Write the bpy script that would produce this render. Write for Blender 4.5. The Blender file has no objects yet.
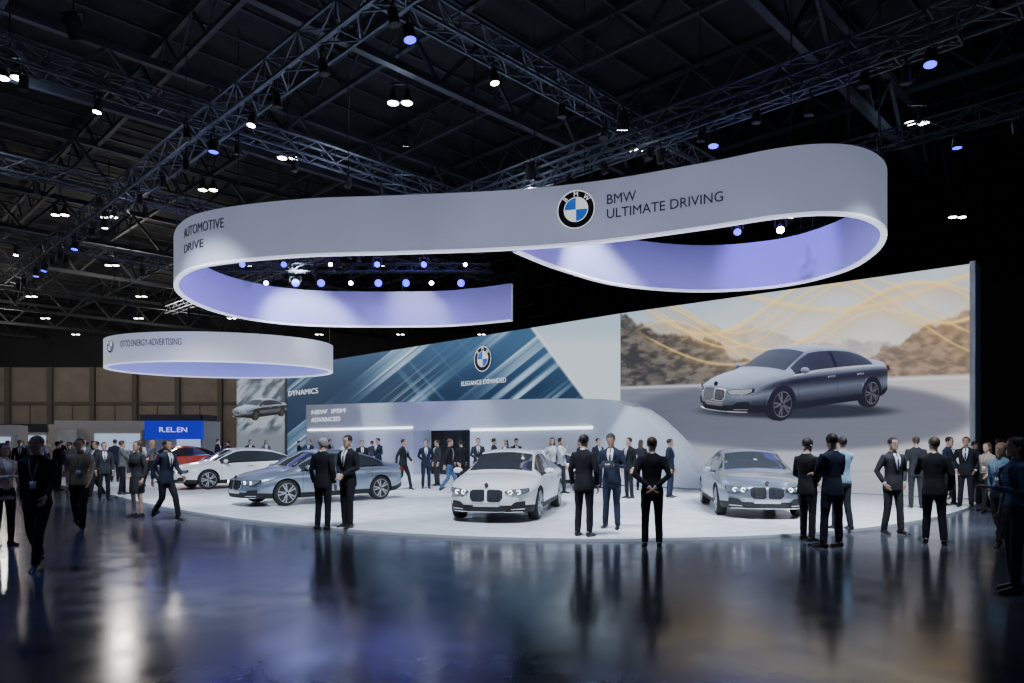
import bpy, math, random
import numpy as np
from mathutils import Vector, Matrix
from mathutils.bvhtree import BVHTree
random.seed(7)
F=700.0; H=1.7; HZ=442.0
V=Vector
scene=bpy.context.scene
# ------------------------------------------------------------ helpers
def ground(px,py):
    Y=H*F/(py-HZ); return ((px-512)/F*Y, Y)
def new_mat(name,color=(0.8,0.8,0.8),rough=0.5,metal=0.0,emit=None,estr=0.0,coat=0.0,spec=0.5,noise=0.0,nscale=8.0,bump=0.0,rvar=0.0):
    m=bpy.data.materials.new(name); m.use_nodes=True
    nt=m.node_tree; b=nt.nodes['Principled BSDF']
    b.inputs['Base Color'].default_value=(*color,1); b.inputs['Roughness'].default_value=rough
    b.inputs['Metallic'].default_value=metal; b.inputs['Coat Weight'].default_value=coat
    b.inputs['Specular IOR Level'].default_value=spec
    if emit is not None:
        b.inputs['Emission Color'].default_value=(*emit,1); b.inputs['Emission Strength'].default_value=estr
    if noise>0 or bump>0 or rvar>0:
        tc=nt.nodes.new('ShaderNodeTexCoord'); n=nt.nodes.new('ShaderNodeTexNoise')
        n.inputs['Scale'].default_value=nscale; n.inputs['Detail'].default_value=6
        nt.links.new(tc.outputs['Object'],n.inputs['Vector'])
        if noise>0:
            mr=nt.nodes.new('ShaderNodeMapRange'); mr.inputs['To Min'].default_value=1-noise; mr.inputs['To Max'].default_value=1+noise
            mr.inputs['From Min'].default_value=0.25; mr.inputs['From Max'].default_value=0.75
            nt.links.new(n.outputs['Fac'],mr.inputs['Value'])
            vm=nt.nodes.new('ShaderNodeVectorMath'); vm.operation='SCALE'; vm.inputs[0].default_value=color
            nt.links.new(mr.outputs['Result'],vm.inputs['Scale']); nt.links.new(vm.outputs['Vector'],b.inputs['Base Color'])
        if rvar>0:
            m2=nt.nodes.new('ShaderNodeMapRange'); m2.inputs['To Min'].default_value=max(0.02,rough-rvar); m2.inputs['To Max'].default_value=rough+rvar
            m2.inputs['From Min'].default_value=0.3; m2.inputs['From Max'].default_value=0.7
            nt.links.new(n.outputs['Fac'],m2.inputs['Value']); nt.links.new(m2.outputs['Result'],b.inputs['Roughness'])
        if bump>0:
            bp=nt.nodes.new('ShaderNodeBump'); bp.inputs['Strength'].default_value=bump; bp.inputs['Distance'].default_value=0.02
            nt.links.new(n.outputs['Fac'],bp.inputs['Height']); nt.links.new(bp.outputs['Normal'],b.inputs['Normal'])
    return m
def attr_emit(name,strength=1.0):
    m=bpy.data.materials.new(name); m.use_nodes=True; nt=m.node_tree; b=nt.nodes['Principled BSDF']
    a=nt.nodes.new('ShaderNodeAttribute'); a.attribute_name='art'
    b.inputs['Base Color'].default_value=(0.02,0.02,0.02,1); b.inputs['Roughness'].default_value=0.5
    nt.links.new(a.outputs['Color'],b.inputs['Emission Color']); b.inputs['Emission Strength'].default_value=strength
    return m
class MB:
    def __init__(s): s.v=[]; s.f=[]; s.m=[]
    def add(s,verts,faces,mat=0):
        o=len(s.v); s.v.extend([tuple(p) for p in verts]); s.f.extend([tuple(i+o for i in f) for f in faces])
        if isinstance(mat,int): s.m.extend([mat]*len(faces))
        else: s.m.extend(mat)
    def loft(s,rings,mat=0,cap=True):
        n=len(rings[0]); vs=[p for r in rings for p in r]; fs=[]
        for i in range(len(rings)-1):
            for j in range(n):
                k=(j+1)%n; fs.append((i*n+j,i*n+k,(i+1)*n+k,(i+1)*n+j))
        if cap:
            fs.append(tuple(range(n-1,-1,-1))); b=(len(rings)-1)*n; fs.append(tuple(range(b,b+n)))
        s.add(vs,fs,mat)
    def tube(s,pts,rad,mat=0,n=12,ref=None):
        pts=[V(p) for p in pts]; rings=[]; ref=V(ref) if ref else None
        for i,p in enumerate(pts):
            t=(pts[min(i+1,len(pts)-1)]-pts[max(i-1,0)]).normalized()
            r0=ref if ref else (V((0,1,0)) if abs(t.y)<0.9 else V((1,0,0)))
            a=t.cross(r0).normalized(); b=a.cross(t).normalized()
            r=rad[i]; ra,rb=(r if isinstance(r,tuple) else (r,r))
            rings.append([p+a*ra*math.cos(2*math.pi*j/n)+b*rb*math.sin(2*math.pi*j/n) for j in range(n)])
        s.loft(rings,mat)
    def bar(s,p,q,w,mat=0):
        p=V(p);q=V(q);t=(q-p).normalized(); r=V((0,0,1)) if abs(t.z)<0.9 else V((1,0,0))
        a=t.cross(r).normalized()*w/2; b=a.cross(t).normalized()*w/2
        vs=[p+a+b,p-a+b,p-a-b,p+a-b,q+a+b,q-a+b,q-a-b,q+a-b]
        s.add(vs,[(0,1,5,4),(1,2,6,5),(2,3,7,6),(3,0,4,7),(3,2,1,0),(4,5,6,7)],mat)
    def box(s,c,d,mat=0,M=None):
        vs=[]
        for x in(-1,1):
            for y in(-1,1):
                for z in(-1,1):
                    p=V((x*d[0]/2,y*d[1]/2,z*d[2]/2))
                    if M: p=M@p
                    vs.append(p+V(c))
        s.add(vs,[(0,1,3,2),(4,6,7,5),(0,4,5,1),(2,3,7,6),(0,2,6,4),(1,5,7,3)],mat)
    def ell(s,c,r,mat=0,n=12,k=8,M=None):
        rings=[]
        for i in range(k+1):
            a=-math.pi/2+math.pi*(i*0.96+0.02*k)/k
            ring=[]
            for j in range(n):
                p=V((r[0]*math.cos(a)*math.cos(2*math.pi*j/n),r[1]*math.cos(a)*math.sin(2*math.pi*j/n),r[2]*math.sin(a)))
                if M: p=M@p
                ring.append(p+V(c))
            rings.append(ring)
        s.loft(rings,mat)
    def mesh(s,name,mats,sharp=40):
        me=bpy.data.meshes.new(name); me.from_pydata(s.v,[],s.f)
        for m in mats: me.materials.append(m)
        me.polygons.foreach_set('material_index',s.m)
        me.polygons.foreach_set('use_smooth',[True]*len(s.f))
        me.update()
        if sharp: me.set_sharp_from_angle(angle=math.radians(sharp))
        return me
    def obj(s,name,mats,parent=None,sharp=40):
        return link(s.mesh(name,mats,sharp),name,parent)
def link(me,name,parent=None):
    o=bpy.data.objects.new(name,me); scene.collection.objects.link(o)
    if parent: o.parent=parent
    return o
def empty(name,loc=(0,0,0)):
    o=bpy.data.objects.new(name,None); o.location=loc; scene.collection.objects.link(o); return o
def flat_verts_text(txt,size=1.0,align='LEFT',ext=0.01):
    c=bpy.data.curves.new('t','FONT'); c.body=txt; c.size=size; c.align_x=align; c.extrude=ext; c.space_line=0.95
    o=bpy.data.objects.new('t',c); scene.collection.objects.link(o); bpy.context.view_layer.update()
    me=bpy.data.meshes.new_from_object(o.evaluated_get(bpy.context.evaluated_depsgraph_get()))
    vs=[v.co.copy() for v in me.vertices]; fs=[tuple(p.vertices) for p in me.polygons]
    bpy.data.objects.remove(o); bpy.data.curves.remove(c); bpy.data.meshes.remove(me)
    return vs,fs
def sign_text(name,txt,size,mapf,mat,width=None,parent=None,ext=0.006):
    vs,fs=flat_verts_text(txt,size,ext=ext)
    if width:
        w=max(v.x for v in vs); k=width/w; vs=[V((v.x*k,v.y,v.z)) for v in vs]
    mb=MB(); mb.add([mapf(v) for v in vs],fs,0)
    return mb.obj(name,[mat],parent,sharp=30)

# ------------------------------------------------------------ camera
cam=bpy.data.cameras.new('camera'); co=bpy.data.objects.new('camera',cam); scene.collection.objects.link(co)
co.location=(0,0,H); co.rotation_euler=(math.pi/2,0,0); cam.sensor_width=36; cam.lens=F/1024*36
cam.shift_y=(HZ-341.5)/1024; cam.clip_end=400; scene.camera=co
# ------------------------------------------------------------ world
w=bpy.data.worlds.new('world'); scene.world=w; w.use_nodes=True
w.node_tree.nodes['Background'].inputs[0].default_value=(0.38,0.52,0.90,1)
w.node_tree.nodes['Background'].inputs[1].default_value=0.12
# ------------------------------------------------------------ materials
M_metal=new_mat('truss_metal',(0.08,0.09,0.12),0.45,0.6,noise=0.2)
M_roof=new_mat('roof_dark',(0.006,0.007,0.010),0.9,noise=0.4,nscale=0.5)
M_roofst=new_mat('roof_steel',(0.020,0.024,0.033),0.7,0.0,noise=0.3,nscale=1)
M_black=new_mat('matte_black',(0.008,0.008,0.01),0.7,noise=0.1)
M_dark=new_mat('dark_wall',(0.014,0.016,0.021),0.8,noise=0.3,nscale=0.4)
M_white=new_mat('white_laminate',(0.78,0.79,0.82),0.35,noise=0.02)
M_lens=new_mat('lamp_lens',(1,1,1),0.3,emit=(0.95,0.97,1.0),estr=25)
M_bay=new_mat('bay_lens',(1,1,1),0.3,emit=(1.0,0.93,0.82),estr=18)
M_blue=new_mat('blue_lens',(0.1,0.1,1),0.3,emit=(0.04,0.03,1.0),estr=4.5)
M_txtdark=new_mat('sign_letter_dark',(0.035,0.04,0.055),0.5,noise=0.05)
M_txtwhite=new_mat('sign_letter_white',(0.9,0.9,0.9),0.5,emit=(0.85,0.9,1),estr=0.8,noise=0.02)
M_logoblue=new_mat('logo_blue',(0.05,0.25,0.75),0.4,emit=(0.02,0.16,0.8),estr=0.4,noise=0.02)
M_logowhite=new_mat('logo_white',(0.9,0.9,0.92),0.4,emit=(0.9,0.95,1),estr=0.7,noise=0.02)
M_logoblack=new_mat('logo_black',(0.01,0.01,0.012),0.35,noise=0.02)
# ------------------------------------------------------------ room shell
def floor_mat():
    m=bpy.data.materials.new('polished_concrete'); m.use_nodes=True; nt=m.node_tree; b=nt.nodes['Principled BSDF']; L=nt.links
    tc=nt.nodes.new('ShaderNodeTexCoord')
    mp=nt.nodes.new('ShaderNodeMapping'); L.new(tc.outputs['Object'],mp.inputs['Vector'])
    n1=nt.nodes.new('ShaderNodeTexNoise'); n1.inputs['Scale'].default_value=0.7; n1.inputs['Detail'].default_value=10; n1.inputs['Roughness'].default_value=0.65
    n2=nt.nodes.new('ShaderNodeTexNoise'); n2.inputs['Scale'].default_value=2.2; n2.inputs['Detail'].default_value=8
    L.new(mp.outputs[0],n1.inputs[0]); L.new(mp.outputs[0],n2.inputs[0])
    r=nt.nodes.new('ShaderNodeValToRGB'); r.color_ramp.elements[0].position=0.3; r.color_ramp.elements[0].color=(0.042,0.049,0.066,1)
    r.color_ramp.elements[1].position=0.7; r.color_ramp.elements[1].color=(0.095,0.108,0.135,1); L.new(n1.outputs['Fac'],r.inputs[0])
    br=nt.nodes.new('ShaderNodeTexBrick'); br.offset=0; br.inputs['Scale'].default_value=1.0
    br.inputs['Brick Width'].default_value=3.0; br.inputs['Row Height'].default_value=3.0; br.inputs['Mortar Size'].default_value=0.006
    br.inputs['Color1'].default_value=(1,1,1,1); br.inputs['Color2'].default_value=(0.92,0.92,0.92,1); br.inputs['Mortar'].default_value=(0.35,0.35,0.35,1)
    L.new(mp.outputs[0],br.inputs[0])
    mx=nt.nodes.new('ShaderNodeMix'); mx.data_type='RGBA'; mx.blend_type='MULTIPLY'; mx.inputs[0].default_value=1
    L.new(r.outputs[0],mx.inputs[6]); L.new(br.outputs[0],mx.inputs[7]); L.new(mx.outputs[2],b.inputs['Base Color'])
    mr=nt.nodes.new('ShaderNodeMapRange'); mr.inputs['From Min'].default_value=0.3; mr.inputs['From Max'].default_value=0.7; mr.inputs['To Min'].default_value=0.12; mr.inputs['To Max'].default_value=0.20
    L.new(n2.outputs['Fac'],mr.inputs[0]); L.new(mr.outputs[0],b.inputs['Roughness'])
    bp=nt.nodes.new('ShaderNodeBump'); bp.inputs['Strength'].default_value=0.012; bp.inputs['Distance'].default_value=0.02
    L.new(n2.outputs['Fac'],bp.inputs['Height']); L.new(bp.outputs[0],b.inputs['Normal'])
    b.inputs['Specular IOR Level'].default_value=0.6; b.inputs['Specular Tint'].default_value=(0.66,0.82,1,1)
    return m
X0,X1,Y0,Y1,ZC=-75,34,-10,76,16.5
fl=MB(); fl.box(((X0+X1)/2,(Y0+Y1)/2,-0.1),(X1-X0,Y1-Y0,0.2)); fl.obj('floor',[floor_mat()])
ce=MB(); ce.box(((X0+X1)/2,(Y0+Y1)/2,ZC+0.1),(X1-X0,Y1-Y0,0.2)); ce.obj('ceiling',[M_roof])
M_beige=new_mat('beige_panel',(0.30,0.27,0.23),0.8,noise=0.15,nscale=0.6)
wb=MB(); wb.box((-49,Y1+0.2,4.9),(54,0.4,9.8),0)
wb.box(((X0+X1)/2,Y1+0.2,13.2),(X1-X0,0.4,6.8),1); wb.box((6,Y1+0.2,4.9),(56,0.4,9.8),1)
for i in range(12):
    x=-73+i*4.6; wb.box((x,Y1-0.15,4.9),(0.5,0.5,9.8),2)
    wb.box((x+2.3,Y1-0.03,3.0),(0.08,0.1,6.0),2)
wb.box((-49,Y1-0.05,5.9),(54,0.2,0.35),2)
M_beige2=new_mat('beige_column',(0.15,0.135,0.12),0.8,noise=0.15)
wb.obj('wall_back',[M_beige,M_dark,M_beige2])
wl=MB(); wl.box((X0-0.2,(Y0+Y1)/2,ZC/2),(0.4,Y1-Y0,ZC)); wl.obj('wall_left',[M_dark])
wr=MB(); wr.box((X1+0.2,(Y0+Y1)/2,ZC/2),(0.4,Y1-Y0,ZC)); wr.obj('wall_right',[M_dark])

# ------------------------------------------------------------ platform
front=[(-21,30.5),(-17.5,27),(-14.2,23.8),(-11,20.2),(-8.2,17.2),(-5.6,14.9),(-3.0,13.2),(-1.1,12.4),(0.8,12.0),(2.4,12.0),(4.4,12.4),(6.5,13.3),(8.7,14.9),(10.8,16.9),(12.6,19.0),(13.2,20.4)]
def catmull(P,k=10):
    P=[V(p) for p in P]; out=[]
    for i in range(len(P)-1):
        p0=P[max(i-1,0)];p1=P[i];p2=P[i+1];p3=P[min(i+2,len(P)-1)]
        for j in range(k):
            t=j/k; out.append(0.5*((2*p1)+(p2-p0)*t+(2*p0-5*p1+4*p2-p3)*t*t+(3*p1-p0-3*p2+p3)*t**3))
    out.append(P[-1]); return out
fp=catmull([V((x,y,0)) for x,y in front],8)
back=[(4.3,28.2),(-20.5,53.4),(-22,44)]
poly=[(p.x,p.y) for p in fp]+back
PH=0.05
M_plat=new_mat('platform_gloss_white',(0.86,0.89,0.95),0.22,noise=0.03,nscale=2,rvar=0.05)
M_plate=new_mat('platform_edge',(0.5,0.52,0.56),0.4,noise=0.05)
pl=MB(); n=len(poly)
pl.add([(x,y,PH) for x,y in poly]+[(x,y,0.001) for x,y in poly],[tuple(range(n))]+[((i+1)%n,i,i+n,(i+1)%n+n) for i in range(n)],[0]+[1]*n)
pl.obj('display_platform',[M_plat,M_plate],sharp=30)
def on_plat(x,y):
    ins=False
    for i in range(n):
        x1,y1=poly[i];x2,y2=poly[(i+1)%n]
        if (y1>y)!=(y2>y) and x<(x2-x1)*(y-y1)/(y2-y1)+x1: ins=not ins
    return ins

# ------------------------------------------------------------ noise for artwork
rng=np.random.RandomState(3); TAB=rng.rand(256,256)
def vn(x,y):
    xi=np.floor(x).astype(int);yi=np.floor(y).astype(int);fx=x-xi;fy=y-yi;fx=fx*fx*(3-2*fx);fy=fy*fy*(3-2*fy)
    g=lambda a,b:TAB[a%256,b%256]
    return (g(xi,yi)*(1-fx)+g(xi+1,yi)*fx)*(1-fy)+(g(xi,yi+1)*(1-fx)+g(xi+1,yi+1)*fx)*fy
def fbm(x,y,o=5):
    s=0;a=.5
    for i in range(o): s=s+a*vn(x*2**i+i*17,y*2**i+i*31); a*=.5
    return s
def sst(a,b,x):
    t=np.clip((x-a)/(b-a),0,1); return t*t*(3-2*t)
def C(r,g,b): return np.array([r,g,b],float)
def mix(A,B,t): return A*(1-t[...,None])+B*t[...,None]
def tolin(a):
    a=np.clip(a/255,0,1); return np.where(a<=0.04045,a/12.92,((a+0.055)/1.055)**2.4)
# wall lines (plan view)
A=V((4.4,28.4,0)); B=V((13.4,20.5,0)); D=V((-21.5,54.7,0)); WH=6.94
def artgrid(name,P,Q,z0,z1,nu,nv,fn,mat,parent,off):
    n_=V((-(Q-P).y,(Q-P).x,0)).normalized()
    if n_.y>0: n_=-n_
    u=np.linspace(0,1,nu);v=np.linspace(0,1,nv); U,W_=np.meshgrid(u,v)
    X=P.x+(Q.x-P.x)*U+n_.x*off; Y=P.y+(Q.y-P.y)*U+n_.y*off; Z=z0+(z1-z0)*W_
    px=512+F*X/Y; py=HZ-(Z-H)*F/Y          # artwork design coordinates
    col=tolin(fn(px,py))
    verts=np.stack([X,Y,Z],-1).reshape(-1,3)
    idx=np.arange(nu*nv).reshape(nv,nu)
    fs=np.stack([idx[:-1,:-1],idx[:-1,1:],idx[1:,1:],idx[1:,:-1]],-1).reshape(-1,4)
    me=bpy.data.meshes.new(name); me.from_pydata(verts.tolist(),[],fs.tolist())
    at=me.color_attributes.new('art','FLOAT_COLOR','POINT')
    c4=np.concatenate([col.reshape(-1,3),np.ones((nu*nv,1))],1); at.data.foreach_set('color',c4.ravel())
    me.materials.append(mat); me.update()
    return link(me,name,parent)
def art_right(px,py):
    t=np.clip((px-620)/350,0,1); bc=lambda r,g,b:np.broadcast_to(C(r,g,b),px.shape+(3,))
    top=sst(380,270,py)
    c=mix(bc(204,200,194),bc(142,168,194),(1-t)*1.0*top+0.3*top)
    glow=np.exp(-((px-820)/110)**2-((py-315)/45)**2); c=c+C(22,18,10)*glow[...,None]
    nf=fbm(px/40,py/25)
    c=c+(nf[...,None]-.5)*30
    r1=330-10*np.sin((px-600)/55)+fbm(px/25,px*0)*22-8
    c=mix(c,mix(bc(172,166,160),bc(138,134,134),sst(0.3,0.7,fbm(px/12,py/10))),sst(0,4,py-r1)*0.75)
    r3=368-(px-850)*.52+fbm(px/18,px*0+5)*26-12
    c=mix(c,mix(bc(150,124,100),bc(94,82,70),sst(0.25,0.75,fbm((px+py)/9,(py-px*.3)/4,6))),sst(0,4,py-r3)*sst(820,870,px)*0.92)
    r2=314+(px-620)*.34+fbm(px/15,px*0+9)*26-12
    c=mix(c,mix(bc(100,94,86),bc(42,42,44),sst(0.25,0.72,fbm((px-py)/8,(py+px*.3)/4,6))),sst(0,4,py-r2)*sst(830,760,px)*0.97)
    c=mix(c,bc(226,208,176),0.32*np.exp(-((px-760)/60)**2-((py-345)/28)**2))
    hz=386-(px-620)*.035
    road=mix(bc(108,112,126),bc(178,174,174),sst(600,960,px))
    road=mix(road,bc(158,163,176),sst(415,470,py)*0.8)
    road=road+(fbm(px/30,py/3)[...,None]-.5)*24
    e=((px-800)/185)**2+((py-416)/36)**2
    road=mix(road,bc(78,82,97),sst(1.1,0.75,e)*0.8)
    e2=((px-798)/100)**2+((py-411)/8)**2
    road=mix(road,bc(24,26,34),sst(1.3,0.4,e2)*0.92)
    road=mix(road,bc(215,212,210),np.exp(-((py-(388-(px-620)*.03))/1.4)**2)*0.6)
    c=mix(c,road,sst(-1,1.5,py-hz))
    f0=sst(622,670,px)
    for (a0,am,ph,wl,wd,al) in [(304,26,650,38,1.7,.8),(318,30,700,46,1.3,.75),(308,22,690,30,1.1,.65),(296,16,760,52,2.4,.6),(325,36,640,60,1.2,.6),(338,24,720,34,1.0,.6),(312,32,668,41,1.0,.6)]:
        yy=a0+am*np.sin((px-ph)/wl)+(px-800)*-0.05
        up=np.exp(-np.clip(py-yy,0,99)/8)*(py>yy)
        c=mix(c,bc(202,150,82),0.34*al*up*f0)
        c=mix(c,bc(255,212,120),al*np.exp(-((py-yy)/wd)**2)*f0)
    return np.clip(c,0,255)
def art_left(px,py):
    bc=lambda r,g,b:np.broadcast_to(C(r,g,b),px.shape+(3,))
    base=mix(bc(20,46,74),bc(52,90,126),sst(400,330,py))
    s=px+1.25*(py-370)
    st=fbm(s/9,px*0+3,4); st2=fbm(s/3.2,px*0+8,3)
    env=np.exp(-((px-525)/42)**2)+np.exp(-((px-405)/36)**2)*0.9+np.exp(-((px-300)/24)**2)*0.6
    c=mix(base,bc(178,208,230),np.clip(sst(.47,.70,st)*env,0,1)*0.9)
    c=mix(c,bc(225,240,250),np.clip(sst(.60,.74,st2)*env,0,1)*0.75)
    st3=fbm((px-0.9*(py-370))/8,px*0+12,4)
    c=mix(c,bc(110,146,178),np.clip(sst(.5,.7,st3)*np.exp(-((px-430)/34)**2),0,1)*0.65)
    ed=545+(py-345)*0.75
    pale=mix(bc(200,214,224),bc(140,172,198),sst(350,325,py)*0.5)
    c=mix(c,pale,sst(-1.5,1.5,px-ed))
    c=mix(c,bc(238,244,248),np.exp(-((px-ed)/1.6)**2)*0.8)
    lf=mix(bc(150,160,170),bc(62,74,88),sst(0.35,0.65,fbm((px+py)/7,(px-py)/20)))
    lf=mix(lf,bc(110,118,130),sst(425,438,py))
    c=mix(c,lf,sst(286,284.5,px))
    c=mix(c,bc(12,16,22),np.exp(-((px-286)/1.2)**2))
    return np.clip(c,0,255)
M_led=attr_emit('led_screen_image',1.45); M_led2=attr_emit('printed_lightbox',1.2)
lw=empty('led_video_wall')
def backing(mb,P,Q,th,top,mat):
    d=(Q-P).normalized(); n_=V((-d.y,d.x,0)); 
    if n_.y<0:n_=-n_
    vs=[P,Q,Q+n_*th,P+n_*th]; mb.add([(p.x,p.y,0) for p in vs]+[(p.x,p.y,top) for p in vs],[(0,1,2,3),(7,6,5,4),(0,4,5,1),(1,5,6,2),(2,6,7,3),(3,7,4,0)],mat)
mb=MB(); backing(mb,A,B,0.9,WH,0); backing(mb,D,A,0.9,WH,0)
Bd=(B-A).normalized(); 
backing(mb,B,B+Bd*0.14,1.0,WH+0.05,1)
mb.obj('wall_frame',[M_black,M_white],lw)
artgrid('screen_image',A,B,0.05,WH-0.03,430,250,art_right,M_led,lw,0.01)
artgrid('graphic_panels',D,A,0.05,WH-0.03,640,150,art_left,M_led2,lw,0.01)
def on_line(P,Q,px,py,off=0.0):
    d=(Q-P); n_=V((-d.y,d.x,0)).normalized()
    if n_.y>0:n_=-n_
    P=P+n_*off; r=(px-512)/F; t=(r*P.y-P.x)/(d.x-r*d.y); X=P.x+d.x*t; Y=P.y+d.y*t
    return V((X,Y,H+(HZ-py)*Y/F))

# roundel
def roundel(name,c,ax,up,nrm,r,parent):
    mb=MB(); c=V(c)
    def disc(r0,r1,off,mat,a0=0,a1=360,k=48):
        vs=[];fs=[];K=max(3,int(k*(a1-a0)/360))
        for i in range(K+1):
            a=math.radians(a0+(a1-a0)*i/K); d=ax*math.cos(a)+up*math.sin(a)
            vs+= [c+d*r0+nrm*off, c+d*r1+nrm*off]
        for i in range(K): fs.append((2*i,2*i+1,2*i+3,2*i+2))
        mb.add(vs,fs,mat)
    ring=[[c+ax*r*math.cos(a)+up*r*math.sin(a)+nrm*o for a in np.linspace(0,2*math.pi,48,endpoint=False)] for o in (-0.03*r,0.04*r)]
    mb.loft(ring,2)
    disc(r*.94,r*1.0,0.05*r,1); disc(r*.60,r*.64,0.05*r,1)
    for q in range(4): disc(0.001,r*.60,0.05*r,(1 if q%2==0 else 0),q*90,q*90+90)
    for ch,ang in (('B',135),('M',90),('W',45)):
        vs,fs=flat_verts_text(ch,0.34*r,'CENTER',ext=0.004)
        a=math.radians(ang); d=ax*math.cos(a)+up*math.sin(a); tx=ax*math.sin(a)-up*math.cos(a)
        mb.add([c+d*(r*.67+v.y)+tx*v.x+nrm*(0.06*r+v.z) for v in vs],fs,1)
    return mb.obj(name,[M_logoblue,M_logowhite,M_logoblack],parent,sharp=30)

dl=(A-D).normalized(); nl=V((dl.y,-dl.x,0)); 
if nl.y>0: nl=-nl
UP=V((0,0,1))
p=on_line(D,A,483,359,0.05); roundel('emblem',p,dl,UP,nl,11*p.y/F*1.0*1.15,lw)
def wall_text(name,txt,px0,px1,py,hpx,P,Q,off,mat,parent):
    a=on_line(P,Q,px0,py,off); b=on_line(P,Q,px1,py,off); d=(b-a); d.z=0; wlen=d.length; d.normalize(); n_=V((d.y,-d.x,0))
    size=hpx*a.y/F*1.4
    return sign_text(name,txt,size,lambda v:a+d*v.x+UP*v.y+n_*v.z,mat,width=wlen,parent=parent)
wall_text('slogan','ELEGANCE EXPANDED',461,506,386,4.5,D,A,0.05,M_txtwhite,lw)
wall_text('slogan_small','DYNAMICS',288,318,396,5,D,A,0.05,M_txtwhite,lw)

# ------------------------------------------------------------ white lower structure
off=1.7
outl=[(306,405),(360,403.5),(430,401.5),(500,399.5),(560,398.5),(600,399),(618,402),(632,408),(646,418),(660,431),(674,446),(688,462),(700,476),(712,489)]
Ptop=[on_line(D,A,px,py,off) for px,py in outl]
for q in Ptop: q.z=max(q.z,PH)
dn=V((dl.y,-dl.x,0)); 
if dn.y>0: dn=-dn
def atx(px): 
    q=on_line(D,A,px,442,off); return q
d0,d1=atx(413),atx(470); dtop=on_line(D,A,440,430,off).z
front_poly=[V((q.x,q.y,q.z)) for q in Ptop]+[V((d1.x,d1.y,PH)),V((d1.x,d1.y,dtop)),V((d0.x,d0.y,dtop)),V((d0.x,d0.y,PH)),V((Ptop[0].x,Ptop[0].y,PH))]
k=len(front_poly); th=-dn*1.2
mb=MB(); mb.add(front_poly+[q+th for q in front_poly],[tuple(range(k)),tuple(range(2*k-1,k-1,-1))]+[(i,(i+1)%k,(i+1)%k+k,i+k) for i in range(k)],0)
M_struct=new_mat('satin_white_panel',(0.62,0.68,0.76),0.45,noise=0.04,nscale=0.8)
M_strip=new_mat('led_strip',(1,1,1),0.4,emit=(0.9,0.95,1),estr=3.0)
mb.add([d0+th*.97+UP*(-d0.z+PH),d1+th*.97+UP*(-d1.z+PH),V((d1.x,d1.y,dtop))+th*.97,V((d0.x,d0.y,dtop))+th*.97],[(0,1,2,3)],1)
st=mb.obj('swoosh_display_wall',[M_struct,M_black],sharp=25)
mb=MB()
for a_,b_ in ((308,412),(471,592)):
    a=on_line(D,A,a_,430,off+0.03); b=on_line(D,A,b_,427.5,off+0.03)
    mb.bar(a,b,0.09,0)
sobj=mb.obj('light_strip',[M_strip],st)
wall_text('lettering','NEW  iPSM',311,345,414.5,4.2,D,A,off+0.03,M_txtwhite,st)
wall_text('lettering_lower','ADVANCED',311,340,422,4.2,D,A,off+0.03,M_txtwhite,st)

# ------------------------------------------------------------ suspended ribbons
pathpts=[(512,321),(470,325),(430,327),(340,327),(280,324),(230,316),(195,304),(177,290),(183,275),(215,265),(300,257),(400,254),(510,250),(600,243),(700,230),(780,218),(835,215),(870,221),(884,235),(872,255),(840,273),(780,287),(700,292),(620,286),(560,270),(515,250.5)]
ZR=6.7; RH=1.54
def pp(px,py,dz=5.0): Y=dz*F/(HZ-py); return V(((px-512)/F*Y,Y,0))
ctl=[pp(a,b) for a,b in pathpts]; ctl[-1].y+=0.15
path=catmull(ctl,12)
def ribbon(name,path,z0,h,th,mats,closed=False):
    N=len(path); mb=MB(); vs=[];fs=[];ms=[]
    for i,p in enumerate(path):
        if closed: t=path[(i+1)%N]-path[i-1]
        else: t=path[min(i+1,N-1)]-path[max(i-1,0)]
        t.normalize(); nn=V((t.y,-t.x,0))*th/2
        vs+=[p+nn+UP*z0,p+nn+UP*(z0+0.06),p+nn+UP*(z0+h*0.5),p+nn+UP*(z0+h),p-nn+UP*(z0+h),p-nn+UP*(z0+h*.5),p-nn+UP*(z0+0.06),p-nn+UP*z0]
    R=8
    for i in range(N if closed else N-1):
        j=(i+1)%N
        for r in range(R):
            s=(r+1)%R; fs.append((i*R+r,j*R+r,j*R+s,i*R+s)); ms.append({0:1,6:1,7:1,4:2,5:2}.get(r,0))
    if not closed:
        fs.append(tuple(range(R-1,-1,-1)));ms.append(0); fs.append(tuple((N-1)*R+r for r in range(R)));ms.append(0)
    mb.add(vs,fs,ms); return mb.obj(name,mats,sharp=35)
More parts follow.
